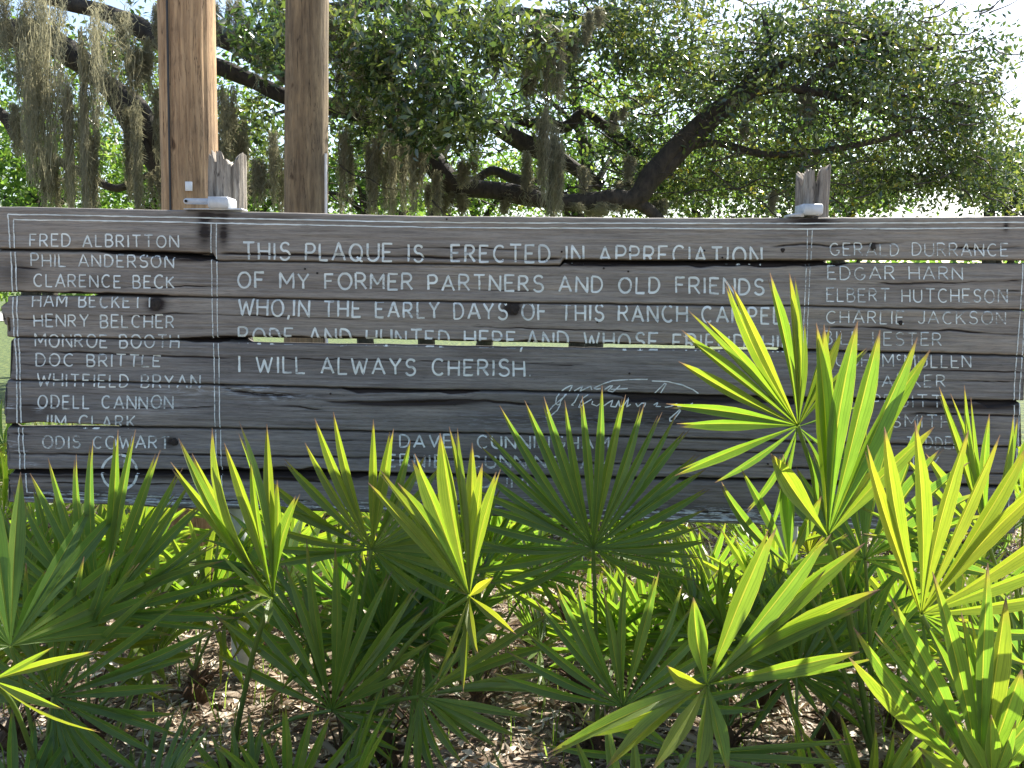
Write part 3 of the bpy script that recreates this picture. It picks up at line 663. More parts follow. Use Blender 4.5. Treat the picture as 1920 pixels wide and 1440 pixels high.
# ------------------------------------------------------------------ utility poles
def pole(label, pxt, pxb, wpx, Y, mat, cracks, seed):
    a_, b_ = at(pxt, 0, Y), at(pxb, 385, Y)
    dx = (a_.x-b_.x)/(a_.z-b_.z); g = Vector((b_.x - dx*b_.z, Y, 0)); H = 8.0
    t = thing('utility_pole', label, 'pole', tuple(g), 'utility poles behind the plaque')
    r0 = wpx/2/F*Y; seg, rows = 90, 220; V = []
    for r in range(rows):
        z = H*r/(rows-1)
        for s in range(seg):
            an = 360*s/seg; ca, sa = math.cos(math.radians(an)), math.sin(math.radians(an))
            rr = r0*(1.04 - .012*z)*(1 + .03*noise.noise(Vector((ca*1.5, sa*1.5, z*.6+seed))) + .022*noise.noise(Vector((ca*9, sa*9, z*.7+seed))) + .012*noise.noise(Vector((ca*20, sa*20, z*3))))
            for (ac, wd, dp) in cracks:
                a2 = ac + 3*noise.noise(Vector((z*.9, ac, seed)))*2; da = abs((an-a2+180) % 360-180)
                rr *= 1 - dp*max(0, 1-da/wd)*(.7+.6*noise.noise(Vector((z*1.3, ac, 2))))
            V.append((g.x + dx*z + rr*ca, Y + rr*sa, z))
    f = grid_faces(rows, seg, True)
    cap = len(V); V.append((g.x + dx*H, Y, H)); 
    f = np.concatenate([f, [[(rows-1)*seg+s, (rows-1)*seg+(s+1) % seg, cap, cap] for s in range(seg)][:0]]) if False else f
    child('shaft', mesh_np('shaft', V, f.astype(int), mat, False), t)
    return t, g, dx, r0
p1, g1, d1, r1 = pole('tan split utility pole with a white tag, left of the other pole', 349, 357, 100, 5.2, M_POLE_T, [(245, 9, .16), (285, 3.5, .07), (302, 3, .05), (232, 5, .10), (262, 2.5, .03), (322, 3, .05)], 3)
tg = at(372, 355, 5.2); yv = 5.2 - r1*1.03
child('tag', prism([(tg.x-.018, tg.z-.024), (tg.x+.018, tg.z-.024), (tg.x+.018, tg.z+.024), (tg.x-.018, tg.z+.024)], yv-.006, yv+.004, 'tag', M_WHITE, bevel=.001), p1)
pts = [(at(331+ (y_/385)*6, y_, 5.2).x, 5.2 - r1*.96, at(331, y_, 5.2).z) for y_ in (-400, 0, 120, 260, 390, 640)]
V, f = tube(pts, [.006]*6, 6, sub=3); child('ground_wire', mesh_np('ground_wire', V, f, M_DARKW), p1)
p2, g2, d2, r2 = pole('darker brown utility pole right of the tan one', 576, 574, 78, 6.5, M_POLE_D, [(255, 3, .03), (290, 3, .03), (225, 4, .03)], 8)
q_ = at(613, 290, 6.5); V, f = tube([(q_.x, 6.45, .1), (q_.x+.0, 6.45, 1.2), (q_.x, 6.45, q_.z)], [.011]*3, 8, sub=2)
child('conduit', mesh_np('conduit', V, f, M_WHITE), p2)

# ------------------------------------------------------------------ oak with its limbs, far trees
def leaves_from_points(C, size, rs, tint, flat=.0, aspect=.42):
    n = len(C); d = rs.normal(size=(n, 3)); d /= np.linalg.norm(d, axis=1)[:, None]
    u = rs.normal(size=(n, 3)); u[:, 2] += flat; s = np.cross(d, u); s /= np.linalg.norm(s, axis=1)[:, None] + 1e-9; nn = np.cross(s, d)
    sz = size*(.65 + .7*rs.rand(n))[:, None]; w = sz*aspect*.5
    base = C - d*sz*.5; tip = C + d*sz*.5 + nn*sz*.08; l = C + s*w + nn*sz*.10; r = C - s*w + nn*sz*.10
    V = np.stack([base, l, tip, r], 1).reshape(-1, 3); i = np.arange(n)[:, None]*4
    f = np.concatenate([i + [0, 1, 2], i + [0, 2, 3]], 1).reshape(-1, 3)
    return V, f, np.repeat(np.clip(tint, 0, 1), 4)
def cluster_points(blobs, rs, per=34, crad=.2, cull=True):
    C, T = [], []
    for (px, py, rx, ry, Y, dy, n) in blobs:
        for _ in range(n):
            v = rs.normal(size=3); v /= np.linalg.norm(v); v *= rs.rand()**.45
            Yc = Y + v[1]*dy; c = at(px + v[0]*rx, py + v[2]*ry, Yc)
            if cull and c.z > 1.19*(Yc-4.2): continue
            if c.z < .3: continue
            tb = np.clip(rs.normal(.38, .28), 0, .85); 
            if rs.rand() < .035: tb = .93
            m_ = int(per*(.6+.8*rs.rand()))
            q = rs.normal(size=(m_, 3))*crad*np.array([.6, .6, .42])*(.6+.7*rs.rand())
            C.append(np.array(c) + q); T.append(np.clip(tb + rs.normal(size=m_)*.12, 0, 1))
    return np.concatenate(C), np.concatenate(T)

OY = 9.0
oak = thing('live_oak', 'large live oak with dark mossy arching limbs over the plaque', 'tree', (-7.2, 10.2, 0))
tr_pts = [(-7.2, 10.2, -.1), (-7.1, 10.1, 1.0), (-6.8, 9.9, 2.2), (-6.2, 9.7, 3.6), (-5.6, 9.4, 5.0)]
V, f = tube(tr_pts, [.62, .5, .45, .38, .28], 20, .10, 1.6, 4, 6); child('trunk', mesh_np('trunk', V, f, M_BARK, True), oak)
def limb(pts, seed, parent=oak, Y=OY, name='limb'):
    P, Rr = [], []
    for q in pts:
        yy = q[3] if len(q) > 3 else Y
        P.append(at(q[0], q[1], yy)); Rr.append(q[2]*1.0/F*yy)
    V, f = tube(P, Rr, 12, .16, 3.0, seed, 6); child(name, mesh_np(name, V, f, M_BARK, True), parent)
LIMBS = [
 [(-420,60,40,9.8),(-200,50,30,9.4),(-80,45,27),(0,62,25),(60,60,24),(125,95,22),(190,150,19),(250,205,23),(290,255,22),(330,305,19),(380,360,15),(430,420,12)],
 [(215,180,16),(262,260,18),(300,330,15),(330,420,13)],
 [(-300,-60,22,9.6),(0,-30,18),(120,5,15),(190,22,16),(260,50,17),(320,85,17),(400,60,8)],
 [(300,20,14),(380,50,18),(450,85,20),(520,125,20),(560,150,20),(620,80,8)],
 [(330,105,12,9.2),(400,122,13,9.2),(470,150,14,9.2),(540,182,15,9.2),(620,200,16,9.2),(700,215,20,9.2)],
 [(520,0,18),(610,72,26),(680,125,27),(735,185,27),(745,235,25),(800,290,22),(835,335,22),(865,352,20),(930,358,17),(1000,372,17),(1060,380,17),(1130,374,17),(1190,372,20),(1225,325,20),(1265,275,17),(1330,215,14),(1400,165,12),(1470,120,9),(1560,85,7),(1680,60,4)],
 [(1180,380,14),(1235,330,13),(1290,275,13),(1340,225,12),(1420,172,10),(1500,168,8),(1600,190,6),(1700,225,4)],
 [(1100,378,14),(1170,372,15),(1215,392,13),(1250,430,10)],
 [(860,190,8,9.8),(930,240,14,9.8),(985,268,17,9.8),(1045,295,15,9.8),(1090,325,13,9.8),(1130,350,10,9.8)],
 [(960,222,7,9.8),(1010,232,10,9.8),(1060,238,9,9.8),(1100,212,8,9.8),(1160,260,10,9.8),(1210,300,8,9.8)],
 [(-120,160,14,9.5),(0,212,12,9.5),(40,262,12,9.5),(90,292,10,9.5),(150,322,9,9.5),(210,352,8,9.5),(245,345,8,9.5),(290,320,5,9.5)],
 [(468,365,5,9.8),(480,348,8,9.8),(520,345,11,9.8),(570,348,10,9.8)],
 [(1260,285,8),(1340,268,7),(1440,290,6),(1560,280,6),(1650,262,5),(1720,240,4)],
 [(1330,210,7),(1400,150,6),(1440,90,5),(1430,20,4)],
 [(880,350,9,9.6),(920,320,9,9.6),(960,335,8,9.6),(1020,365,8,9.6)],
 [(980,30,6,9.3),(900,45,5,9.3),(860,90,4,9.3)], [(620,20,14,9.6),(700,10,12,9.6),(820,25,9,9.6),(960,20,7,9.6),(1100,35,5,9.6)],
 [(1500,168,6),(1560,120,5),(1640,100,4),(1760,90,3)], [(1600,190,4),(1700,180,3),(1820,200,2)]]
for i, l in enumerate(LIMBS): limb(l, i*3.1)
# thin twigs
def twigs(n, seed, parent, region, rpx=(1.0, 2.6)):
    rr = random.Random(seed); parts = []
    for _ in range(n):
        x0, y0, x1, y1 = region; px, py = rr.uniform(x0, x1), rr.uniform(y0, y1); Y = rr.uniform(8.2, 10); a_ = rr.uniform(-.5, .9); P = []; r0 = rr.uniform(*rpx); L_ = rr.uniform(40, 130)
        for k in range(5):
            P.append(at(px, py, Y)); px += math.cos(a_)*L_/4; py += math.sin(a_)*L_/4; a_ += rr.uniform(-.6, .6)
        parts.append(tube(P, [r0*(1-.18*k)/F*Y for k in range(5)], 4, sub=2))
    V, f = merge(parts); child('twigs', mesh_np('twigs', V, f, M_BARK), parent, kind='stuff')
twigs(420, 5, oak, (560, -60, 1880, 380), (.7, 2.0))
rs = np.random.RandomState(3)
B_RIGHT = [(1560,190,330,170,9.4,1.3,320),(1720,130,200,130,9.6,1.2,150),(1300,120,170,150,9.3,1.2,120),(1480,60,90,70,9.2,1,40),(1600,60,110,90,9.6,1,90),(1800,270,130,110,9.8,1,120),(1830,340,120,60,10,1,60),(1450,340,260,70,9.8,1,170),(1690,340,120,60,10,1,55),
           (1200,30,130,90,9.4,1,70),(1650,-140,420,150,10.5,1.2,70),(1200,-120,250,120,10,1,70)]
C, T = cluster_points(B_RIGHT, rs, 36, .24)
V, f, tt = leaves_from_points(C, .066, rs, T, 1.1)
child('crown', mesh_np('crown', V, f, M_OAK, False, {'tint': tt}), oak, kind='stuff', label='sunlit right side of the crown with pale glinting leaves')
B_MID = [(760,70,150,110,8.0,.8,72),(850,190,100,90,7.6,.6,50),(700,170,70,90,8.2,.7,30),(930,60,130,90,8.3,.8,52),(820,250,80,40,7.8,.5,22),(500,60,80,80,7.6,.6,30),(470,250,60,80,9.5,.7,30),(690,240,80,60,9.3,.6,28),(1080,90,120,110,9.4,.8,50),
         (1180,250,90,90,9.9,.7,42),(560,20,80,60,8.4,.8,20),(220,150,90,90,9.8,.8,24),(60,110,120,90,10,.8,22),(330,230,60,60,9.8,.7,18),(700,-120,350,120,9.8,1,110),(150,-100,350,120,10,1,110),(1020,160,60,80,9.6,.6,26),(1250,350,120,50,10,.8,50),(270,100,50,60,9.6,.6,14)]
C, T = cluster_points(B_MID, rs, 30, .2); T = T*.85
V, f, tt = leaves_from_points(C, .088, rs, T, .9, .38)
child('crown', mesh_np('crown', V, f, M_OAK, False, {'tint': tt}), oak, kind='stuff', label='dark shaded middle of the crown with larger leaves')

# trees standing further back
def back_tree(label, px, py, rx, ry, Y, n, mat, leaf=.13, cr=.5, group='trees beyond the live oak', tscale=1.0, flat=.2):
    c = at(px, py, Y); t = thing('background_tree', label, 'tree', (c.x, Y, 0), group); z0 = c.z
    r_ = random.Random(int(px)); P = [(c.x, Y, 0), (c.x+r_.uniform(-.3, .3), Y, z0*.5), (c.x+r_.uniform(-.5, .5), Y, z0)]
    V, f = tube(P, [.17, .13, .07], 8, .1, 2, px, 4); child('trunk', mesh_np('trunk', V, f, M_BARK, True), t)
    parts = []
    for k in range(6):
        an = r_.uniform(0, 6.28); q = Vector((c.x, Y, z0*(.4+.1*k))); e_ = q + Vector((math.cos(an)*rx/F*Y*.7, math.sin(an)*.8, r_.uniform(.3, 1.2)))
        parts.append(tube([q, (q+e_)/2+Vector((0, 0, .15)), e_], [.06, .045, .02], 6, .1, 2, k, 3))
    V, f = merge(parts); child('branch', mesh_np('branch', V, f, M_BARK, True), t)
    C, T = cluster_points([(px, py, rx, ry, Y, rx/F*Y*.7, n)], rs, 46, cr, False); 
    V, f, tt = leaves_from_points(C, leaf, rs, T*tscale, flat, .5)
    child('crown', mesh_np('crown', V, f, mat, False, {'tint': tt}), t, kind='stuff')
for a_ in [('bright green tree beyond the moss at the far left', 60, 310, 190, 130, 15, 110),
           ('yellow-green tree beyond the tan pole', 260, 340, 170, 100, 17, 80),
           ('bright green tree seen between the two utility poles', 470, 340, 140, 110, 16, 75),
           ('yellow-green tree just right of the brown utility pole', 690, 330, 150, 90, 16, 85),
           ('bright green tree under the sagging oak limb', 900, 350, 180, 90, 18, 95),
           ('green tree behind the middle moss curtain', 1090, 340, 160, 90, 17, 70),
           ('shaded green tree behind the rising oak limb', 1330, 330, 190, 110, 19, 130),
           ('tall green tree behind the middle of the crown', 1120, 180, 260, 150, 16, 110),
           ('tall bright tree high between the two utility poles', 430, 170, 220, 130, 17, 60),
           ('tall green tree at the upper left behind the moss', 90, 150, 220, 130, 17, 60),
           ('pale green tree seen through the right side of the crown', 1500, 260, 260, 120, 16, 130),
           ('green tree right of the brown pole, behind dark leaves', 800, 150, 200, 140, 17, 60)]:
    back_tree(*a_, M_FAR, .10, .42)
back_tree('dark green tree at the right edge above the plaque', 1900, 350, 70, 80, 15, 60, M_OAK, .10, .35, tscale=.4)
back_tree('low green tree above the plaque right of the split post', 1600, 370, 120, 35, 18, 40, M_FAR, .12, .4, tscale=.8)
# far tree line closing the view under the crowns
C = []; 
for i in range(900):
    x = rs.uniform(-45, 48); h = 3.6 + 1.2*noise.noise(Vector((x*.2, 0, 0))) + (3.0 if x < -2 else 0); c = np.array([x, rs.uniform(52, 60), rs.rand()*h]); C.append(c + rs.normal(size=(34, 3))*np.array([.9, .9, .6]))
C = np.concatenate(C); V, f, tt = leaves_from_points(C, .42, rs, np.clip(rs.normal(.35, .2, len(C)), 0, .9), .2, .6)
obj('tree_line', mesh_np('tree_line', V, f, M_FAR, False, {'tint': tt}), None, kind='stuff', label='far line of green trees behind the lawn', category='tree line')

# ------------------------------------------------------------------ spanish moss
def moss(px, y0, y1, w, Y, label, n=None, seed=0):
    if label is SM:
        for lim, nm in ((70, 'at the far left edge'), (150, 'between the two left curtains'), (250, 'beside the tall pale left curtain'), (310, 'just left of the tan pole'), (470, 'just right of the tan pole'), (540, 'just left of the brown pole'), (670, 'just right of the brown pole'), (760, 'left of the kink in the sagging limb'),
                        (860, 'around the kink in the sagging limb'), (960, 'over the sagging limb'), (1060, 'beside the central moss column'), (1130, 'right of the central moss column'), (1300, 'where the limb turns upward'), (1950, 'in the right half of the crown')):
            if px < lim: break
        label = ('broad moss tuft ' if w >= 36 else 'small moss wisp ' if w >= 24 else 'thin moss strand ') + ('touching the top of the view, ' if y0 < 12 else 'reaching down to the plaque, ' if y1 > 388 else 'high among the leaves, ' if y0 < 150 else 'low over the plaque, ') + nm
    rr = np.random.RandomState(int(px*7+y0+seed)); w *= 1.15; n = n or int(min(w, 45)*5.0+50)
    c = at(px, y0, Y); t0 = []; Vs, Fs, Ts = [], [], []; b = 0
    segs = 9; Lm = (y1-y0)/F*Y; wm = w/F*Y
    sub = [(rr.normal()*wm*.30, rr.normal()*wm*.4, rr.uniform(.4, 1.05), rr.uniform(0, .3)) for _ in range(max(3, int(w/9)))]
    for i in range(n):
        sx, sy, sl, s0 = sub[rr.randint(len(sub))]
        L_ = Lm*sl*(.12+.88*rr.rand()); z = -Lm*s0 - Lm*.35*rr.rand()**2
        L_ = min(L_, Lm + z) if Lm + z > .05 else .05
        x, y = sx + rr.normal()*wm*.10, sy + rr.normal()*wm*.12
        bw = .0016 + .0022*rr.rand(); ph = rr.rand()*6.28; am = .022*rr.rand()+.006
        s = np.linspace(0, 1, segs+1); an = rr.rand()*3.14; fr = rr.uniform(9, 22)
        taper = 1 - .5*s
        X = c.x + sx + (x-sx)*taper + am*np.sin(s*fr+ph) + rr.normal(size=segs+1)*.009; Yy = c.y + sy + (y-sy)*taper + am*np.cos(s*fr+ph); Z = c.z + z - L_*s
        dx, dy = math.cos(an)*bw, math.sin(an)*bw; wt = np.where(s > .9, .35, 1)
        Lf = np.stack([X-dx*wt, Yy-dy*wt, Z], -1); Rt = np.stack([X+dx*wt, Yy+dy*wt, Z], -1)
        Vs.append(np.stack([Lf, Rt], 1).reshape(-1, 3)); j = np.arange(segs)[:, None]*2 + b
        Fs.append(j + [0, 1, 3, 2]); b += 2*(segs+1); Ts += [np.clip(rr.normal(.5, .22), 0, 1)]*(2*(segs+1))
        # short side curls
        for q in range(4):
            k = rr.randint(1, segs); p = np.array([X[k], Yy[k], Z[k]]); e_ = p + np.array([rr.normal()*.03, rr.normal()*.03, -rr.rand()*.05]); wv = np.array([bw*.6, 0, bw*.6])
            Vs.append(np.stack([p-wv, p+wv, e_+wv*.4, e_-wv*.4])); Fs.append(np.array([[b, b+1, b+2, b+3]])); b += 4; Ts += [.6]*4
    V = np.concatenate(Vs) - np.array(c)
    me = mesh_np('spanish_moss', V, np.concatenate(Fs), M_MOSS, False, {'tint': Ts})
    o = obj('spanish_moss', me, None, label=label, category='moss', group='spanish moss hanging from the oak'); o.location = c
SM = 'short grey-green wisp of spanish moss hanging among the oak leaves'
for a_ in [(58,-30,330,58,8.2,'thick brown-grey curtain of moss nearest the left edge'),(110,60,300,70,8.3,'wide moss curtain second from the left edge'),(170,-40,250,74,8.0,'tall pale moss curtain hanging left of the tan pole, in sunlight'),
           (172,180,400,26,8.1,'long thin moss tail under the tall pale curtain left of the tan pole'),(132,150,380,34,8.2,'narrow moss tail reaching down between the two left curtains'),(225,10,90,30,8.4,SM),(262,60,180,30,8.4,SM),(20,-20,180,46,8.3,SM),
           (232,190,372,26,8.6,'dim thin moss strand hanging just left of the tan pole'),(272,80,150,34,8.5,SM),(35,180,290,30,8.6,SM),(85,250,392,36,8.5,'low moss tail at the left above the plaque, under the dark limb'),(125,290,396,30,8.6,SM),
           (285,300,395,20,8.7,SM),(75,-30,90,60,8.5,SM),(288,150,300,24,8.6,SM),
           (252,120,396,22,8.0,'long thin pale moss thread just left of the tan pole'),(150,-10,395,20,7.9,'very long thin moss thread between the left curtains'),
           (425,140,340,44,8.8,'dark moss curtain hanging right beside the tan pole'),(455,200,392,34,8.8,'dark moss strand midway between the two poles'),(500,40,170,34,8.5,SM),(512,230,392,38,8.7,'moss curtain hanging just left of the brown pole'),(435,-10,90,40,8.5,SM),(525,-20,110,30,8.5,SM),
           (642,215,395,30,8.7,'thin dark moss strand just right of the brown pole'),(668,-20,120,40,8.6,SM),(690,20,230,44,8.5,'brown moss curtain high right of the brown pole'),(695,240,400,24,8.6,'straight dark moss strand right of the brown pole'),
           (708,200,392,22,8.6,SM),(650,110,215,34,8.7,SM),(770,230,400,34,8.3,'bright sunlit moss curtain hanging to the plaque at the kink of the limb'),(795,185,330,40,8.2,'loose moss tuft above the kink of the sagging limb'),
           (812,310,402,28,8.5,SM),(865,280,352,30,8.6,'dark little moss clump resting over the sagging limb'),(858,355,402,20,8.9,SM),(870,356,402,14,8.9,SM),(942,46,175,26,8.5,'dark moss tuft high in the middle of the crown'),
           (990,120,215,24,8.7,SM),(1015,10,140,34,8.4,'dark moss tuft at the top of the central moss column'),(1030,20,215,38,8.3,'bright upper part of the central moss column'),(1045,185,405,44,8.4,'large dark central moss column reaching down to the plaque'),
           (1018,200,385,22,8.2,'pale thin strand left of the central moss column'),(1056,240,405,26,8.3,'pale right fringe of the central moss column'),(1110,24,80,30,8.5,SM),(1072,50,115,16,8.5,SM),(985,250,385,20,8.9,SM),(945,340,400,30,9.0,SM),
           (1095,300,395,20,9.0,SM),(1452,352,402,13,8.9,'small pale moss tuft touching the plaque left of the right post'),(1165,330,400,30,9.2,SM),(1240,370,402,26,9.2,SM),(1160,200,250,20,9,SM),(1180,290,340,22,9,SM),(1395,215,265,10,8.8,SM),(740,260,340,30,8.8,SM),(725,300,400,16,8.9,SM),
           (760,200,402,44,8.6,'long pale moss curtain left of the kink, down to the plaque'),(720,40,180,40,8.2,SM),(805,60,220,34,8.0,SM),(628,10,120,34,8.3,SM),(560,-30,40,30,8.2,SM),(885,180,300,26,8.4,SM),(780,-20,110,36,8.1,SM),(300,0,100,30,8.5,SM),(480,280,394,26,8.6,'pale thread of moss between the poles, low down'),
           (1130,380,404,60,8.9,SM),(920,60,130,18,8.6,SM),(1530,170,235,40,9.0,'brown moss tangle on the right limb above the split post'),(840,352,400,16,9,SM),(405,250,330,20,8.9,SM),(545,0,60,30,8.4,SM)]:
    moss(*a_)

# ------------------------------------------------------------------ palmettos
NS = 9
SS = np.linspace(0, 1, NS)
def leaflet(hub, tip, tang, sp, rs_, arch=.05, side=0.0, wf=1.0, fold=.32, s0=.46, splay=0.0, split=False):
    """one folded leaf segment; sp is the spacing between neighbouring tips"""
    hub, tip, tang = np.array(hub), np.array(tip), np.array(tang)
    D = tip - hub; L_ = np.linalg.norm(D); D = D/L_
    T = tang - D*(tang @ D); T /= (np.linalg.norm(T) + 1e-9); Nn = np.cross(D, T)
    if Nn[1] > 0: Nn = -Nn
    wmax = sp*s0*.56*wf
    ws = np.where(SS < s0, sp*SS*.56*wf, wmax*(1 + .10*np.sin(np.clip((SS-s0)/(1-s0), 0, 1)*math.pi))*(1-np.clip((SS-s0)/(1-s0), 0, 1)**2.0))
    ws = np.clip(ws, .0012, None); ws[-1] = .0008
    kf = np.ones(NS)
    if split: ws[-1] = wmax*.34; ws[-2] = max(ws[-2], wmax*.5)
    cen = hub + D*(SS*L_)[:, None] + Nn*(arch*L_*4*SS*(1-SS))[:, None] + T*(side*L_*np.sin(SS*math.pi))[:, None]
    cen[:, 2] += -abs(splay)*L_*(SS**3) + abs(splay)*L_*SS
    keel = Nn * (ws*fold)[:, None]; mid = cen - keel; l = cen + T*ws[:, None] + keel; r = cen - T*ws[:, None] + keel
    if split:
        mid[-1] = mid[-2]*.75 + mid[-1]*.25; r[-1] = r[-1] - D*L_*.03
        ml, mr = mid.copy(), mid.copy(); ml[-1] = l[-1] - T*.0015; mr[-1] = r[-1] + T*.0015
    else: ml = mr = mid
    V = np.stack([l, ml, mr, r], 1).reshape(-1, 3)
    uv = np.stack([np.stack([np.full(NS, u), SS], -1) for u in (0, .5, .5, 1)], 1).reshape(-1, 2)
    i = np.arange(NS-1)[:, None]*4
    f = np.concatenate([i + [0, 1, 5, 4], i + [2, 3, 7, 6]]).reshape(-1, 4)
    return V, f, uv
def petiole(parent, base, hub, r=.006, bend=.08):
    base, hub = Vector(base), Vector(hub); m_ = (base*.45 + hub*.55) + Vector((0, 0, (hub-base).length*bend))
    V, f = tube([base, m_, hub], [r*1.5, r*1.1, r], 7, sub=5)
    me = mesh_np('frond', V, f, M_PETIOLE, True, {'tint': [.5]*len(V)})
    return child('frond', me, parent)
def add_fan_mesh(frond, items, tint, split, rs_, mat=None):
    mat = mat or M_PALM
    if split:
        for V, f, uv in items:
            me = mesh_np('leaflet', V, f, mat, True, {'tint': np.full(len(V), np.clip(tint + rs_.normal()*.07, 0, 1))}, uv)
            child('leaflet', me, frond)
    else:
        Vs, Fs, Us, Ts, b = [], [], [], [], 0
        for V, f, uv in items:
            Vs.append(V); Fs.append(f+b); Us.append(uv); b += len(V); Ts.append(np.full(len(V), np.clip(tint + rs_.normal()*.07, 0, 1)))
        child('leaf_blade', mesh_np('leaf_blade', np.concatenate(Vs), np.concatenate(Fs), mat, True, {'tint': np.concatenate(Ts)}, np.concatenate(Us)), frond)
def traced_fan(plant, base, hub, Y, tips, n=None, tint=.5, wf=1.0, arch=.03, s0=.46, exact=False, seed=1, jit=.03, fold=.32):
    """tips: (px, py, dY) measured around the fan; n leaflets spread between the first and last of them"""
    rs_ = np.random.RandomState(seed); h = at(hub[0], hub[1], Y)
    fr = petiole(plant, base, h)
    A = []; 
    for (x, y, dy) in tips:
        A.append((math.atan2(-(y-hub[1]), x-hub[0]), math.hypot(x-hub[0], y-hub[1]), dy))
    ang = np.unwrap([q[0] for q in A]); rad = np.array([q[1] for q in A]); dy = np.array([q[2] for q in A])
    if exact: ts = np.arange(len(tips), dtype=float)
    else:
        # even steps of angle
        cum = np.concatenate([[0], np.cumsum(np.abs(np.diff(ang)))]); n = n or max(3, int(round(cum[-1]/math.radians(8.5))))
        ts = np.interp(np.linspace(0, cum[-1], n), cum, np.arange(len(tips)))
    idx = np.arange(len(tips)); an = np.interp(ts, idx, ang); ra = np.interp(ts, idx, rad); dd = np.interp(ts, idx, dy)
    if not exact:
        ra = ra*(1 + rs_.normal(size=len(ra))*jit); an = an + rs_.normal(size=len(an))*math.radians(1.1)
    P = np.array([tuple(at(hub[0]+r_*math.cos(a_), hub[1]-r_*math.sin(a_), Y+d_)) for a_, r_, d_ in zip(an, ra, dd)])
    items = []; m_ = len(P)
    med = None
    for i in range(m_):
        a_, b_ = P[max(i-1, 0)], P[min(i+1, m_-1)]; tg_ = b_-a_
        d1_ = (P[i]-np.array(h)); Lc = np.linalg.norm(d1_)
        spn = []
        for o_ in (i-1, i+1):
            if 0 <= o_ < m_:
                u1 = d1_/Lc; u2 = (P[o_]-np.array(h)); u2 = u2/np.linalg.norm(u2); spn.append(math.acos(np.clip(u1@u2, -1, 1))*Lc)
        sp = np.clip(np.mean(spn), .028, .064) if spn else .06
        if np.linalg.norm(tg_) < 1e-5: tg_ = np.array([1., 0, 0])
        items.append(leaflet(h, P[i], tg_ , sp, rs_, arch*(.4+1.2*rs_.rand()), rs_.normal()*.022, wf*(.86+.2*rs_.rand()), fold, s0+rs_.normal()*.03, .0, rs_.rand() < .28))
    add_fan_mesh(fr, items, tint, True, rs_)
    return h
def free_fan(plant, base, hub, Rr, az, tilt, span=230, n=22, tint=.45, split=False, seed=0, roll=0, cone=.22, droop=.10, mat=None):
    """hub in metres; az/tilt turn the blade's axis (up when tilt=0, leaning towards az)"""
    rs_ = np.random.RandomState(seed); h = np.array(hub, float)
    ax = np.array([math.sin(az)*math.sin(tilt), math.cos(az)*math.sin(tilt), math.cos(tilt)])      # direction of the middle leaflet
    side = np.array([math.cos(az+roll), -math.sin(az+roll), 0]); side = side - ax*(side@ax); side /= np.linalg.norm(side); nn = np.cross(ax, side)
    if nn[2] < 0: nn = -nn
    fr = petiole(plant, base, tuple(h), .005); items = []; step = math.radians(span)/(n-1)
    for i in range(n):
        a_ = math.radians(-span/2) + step*i + rs_.normal()*.02
        d = ax*math.cos(a_) + side*math.sin(a_) + nn*cone*(.6+.4*math.cos(a_)); d /= np.linalg.norm(d)
        r_ = Rr*(.80+.2*math.cos(a_*.6))*(1+rs_.normal()*.04)
        tip = h + d*r_; tip[2] -= droop*r_*rs_.uniform(.1, 1.5)
        if rs_.rand() < .07: tip = h + (tip-h)*.75; tip[2] -= .3*r_
        tg_ = -ax*math.sin(a_) + side*math.cos(a_)
        items.append(leaflet(h, tip, tg_, step*r_, rs_, rs_.uniform(0, .07), rs_.normal()*.025, .85, .34, .42, droop*.4, rs_.rand() < .25))
    add_fan_mesh(fr, items, tint, split, rs_, mat or M_PALM)
def palmetto(label, x, y, group='saw palmettos in front of the plaque', stem=True, r=.04, lean=(0, 0)):
    t = thing('saw_palmetto', label, 'palmetto', (x, y, 0), group)
    if stem:
        V, f = tube([(x+lean[0], y+lean[1], -.02), (x+lean[0]*.4, y+lean[1]*.4, .05), (x, y, .13)], [r*1.3, r, r*.25], 12, .35, 26, x*9, 6); child('stem', mesh_np('stem', V, f, M_FIBRE), t)
        rq = random.Random(x*31+y); pp = []
        for q in range(16):
            an = rq.uniform(0, 6.28); ll = rq.uniform(.05, .22); b0 = Vector((x+r*.5*math.cos(an), y+r*.5*math.sin(an), rq.uniform(.02, .1))); e0 = b0 + Vector((math.cos(an)*ll*.8, math.sin(an)*ll*.8, ll*rq.uniform(-.2, .9)))
            pp.append(tube([b0, (b0+e0)/2+Vector((0, 0, .02)), e0], [.006, .0045, .002], 4, sub=2))
        V, f = merge(pp); child('dead_stalks', mesh_np('dead_stalks', V, f, M_FIBRE), t, kind='stuff')
    return t

# plant 1, left corner
pA = palmetto('shaded blue-green palmetto in the lower left corner with two sunlit striped segments', -1.42, 2.75)
bA = (-1.42, 2.75, .12)
traced_fan(pA, bA, (100,1306), 2.78, [(-130,1330,.05),(-90,1180,0),(-30,1100,0),(5,1055,0),(70,1045,0),(130,1045,.0),(182,1052,.02),(245,1045,.02),(300,1085,.0),(345,1130,-.05),(435,1170,-.05),(350,1255,-.05),(330,1290,-.05),(350,1370,-.1),(300,1440,-.1),(190,1480,-.1),(90,1480,-.1)], 27, .18, seed=2)
traced_fan(pA, bA, (190,1152), 2.95, [(-60,1150,0),(-20,1090,0),(10,1020,.05),(75,860,.0),(165,835,.0),(178,820,.02),(225,812,.02),(292,840,.05),(330,865,.05),(400,930,.05),(410,1010,.05),(430,1060,.0),(470,1110,0),(450,1145,0),(430,1180,0)], 25, .28, seed=3)
traced_fan(pA, bA, (-15,1275), 2.25, [(100,1213,-.05),(182,1222,-.08),(120,1330,-.1),(188,1372,-.12)], 4, .75, exact=True, wf=.75, seed=4)
free_fan(pA, bA, (-1.42, 2.6, .62), .55, -1.0, .6, 200, 18, .25, True, 5)
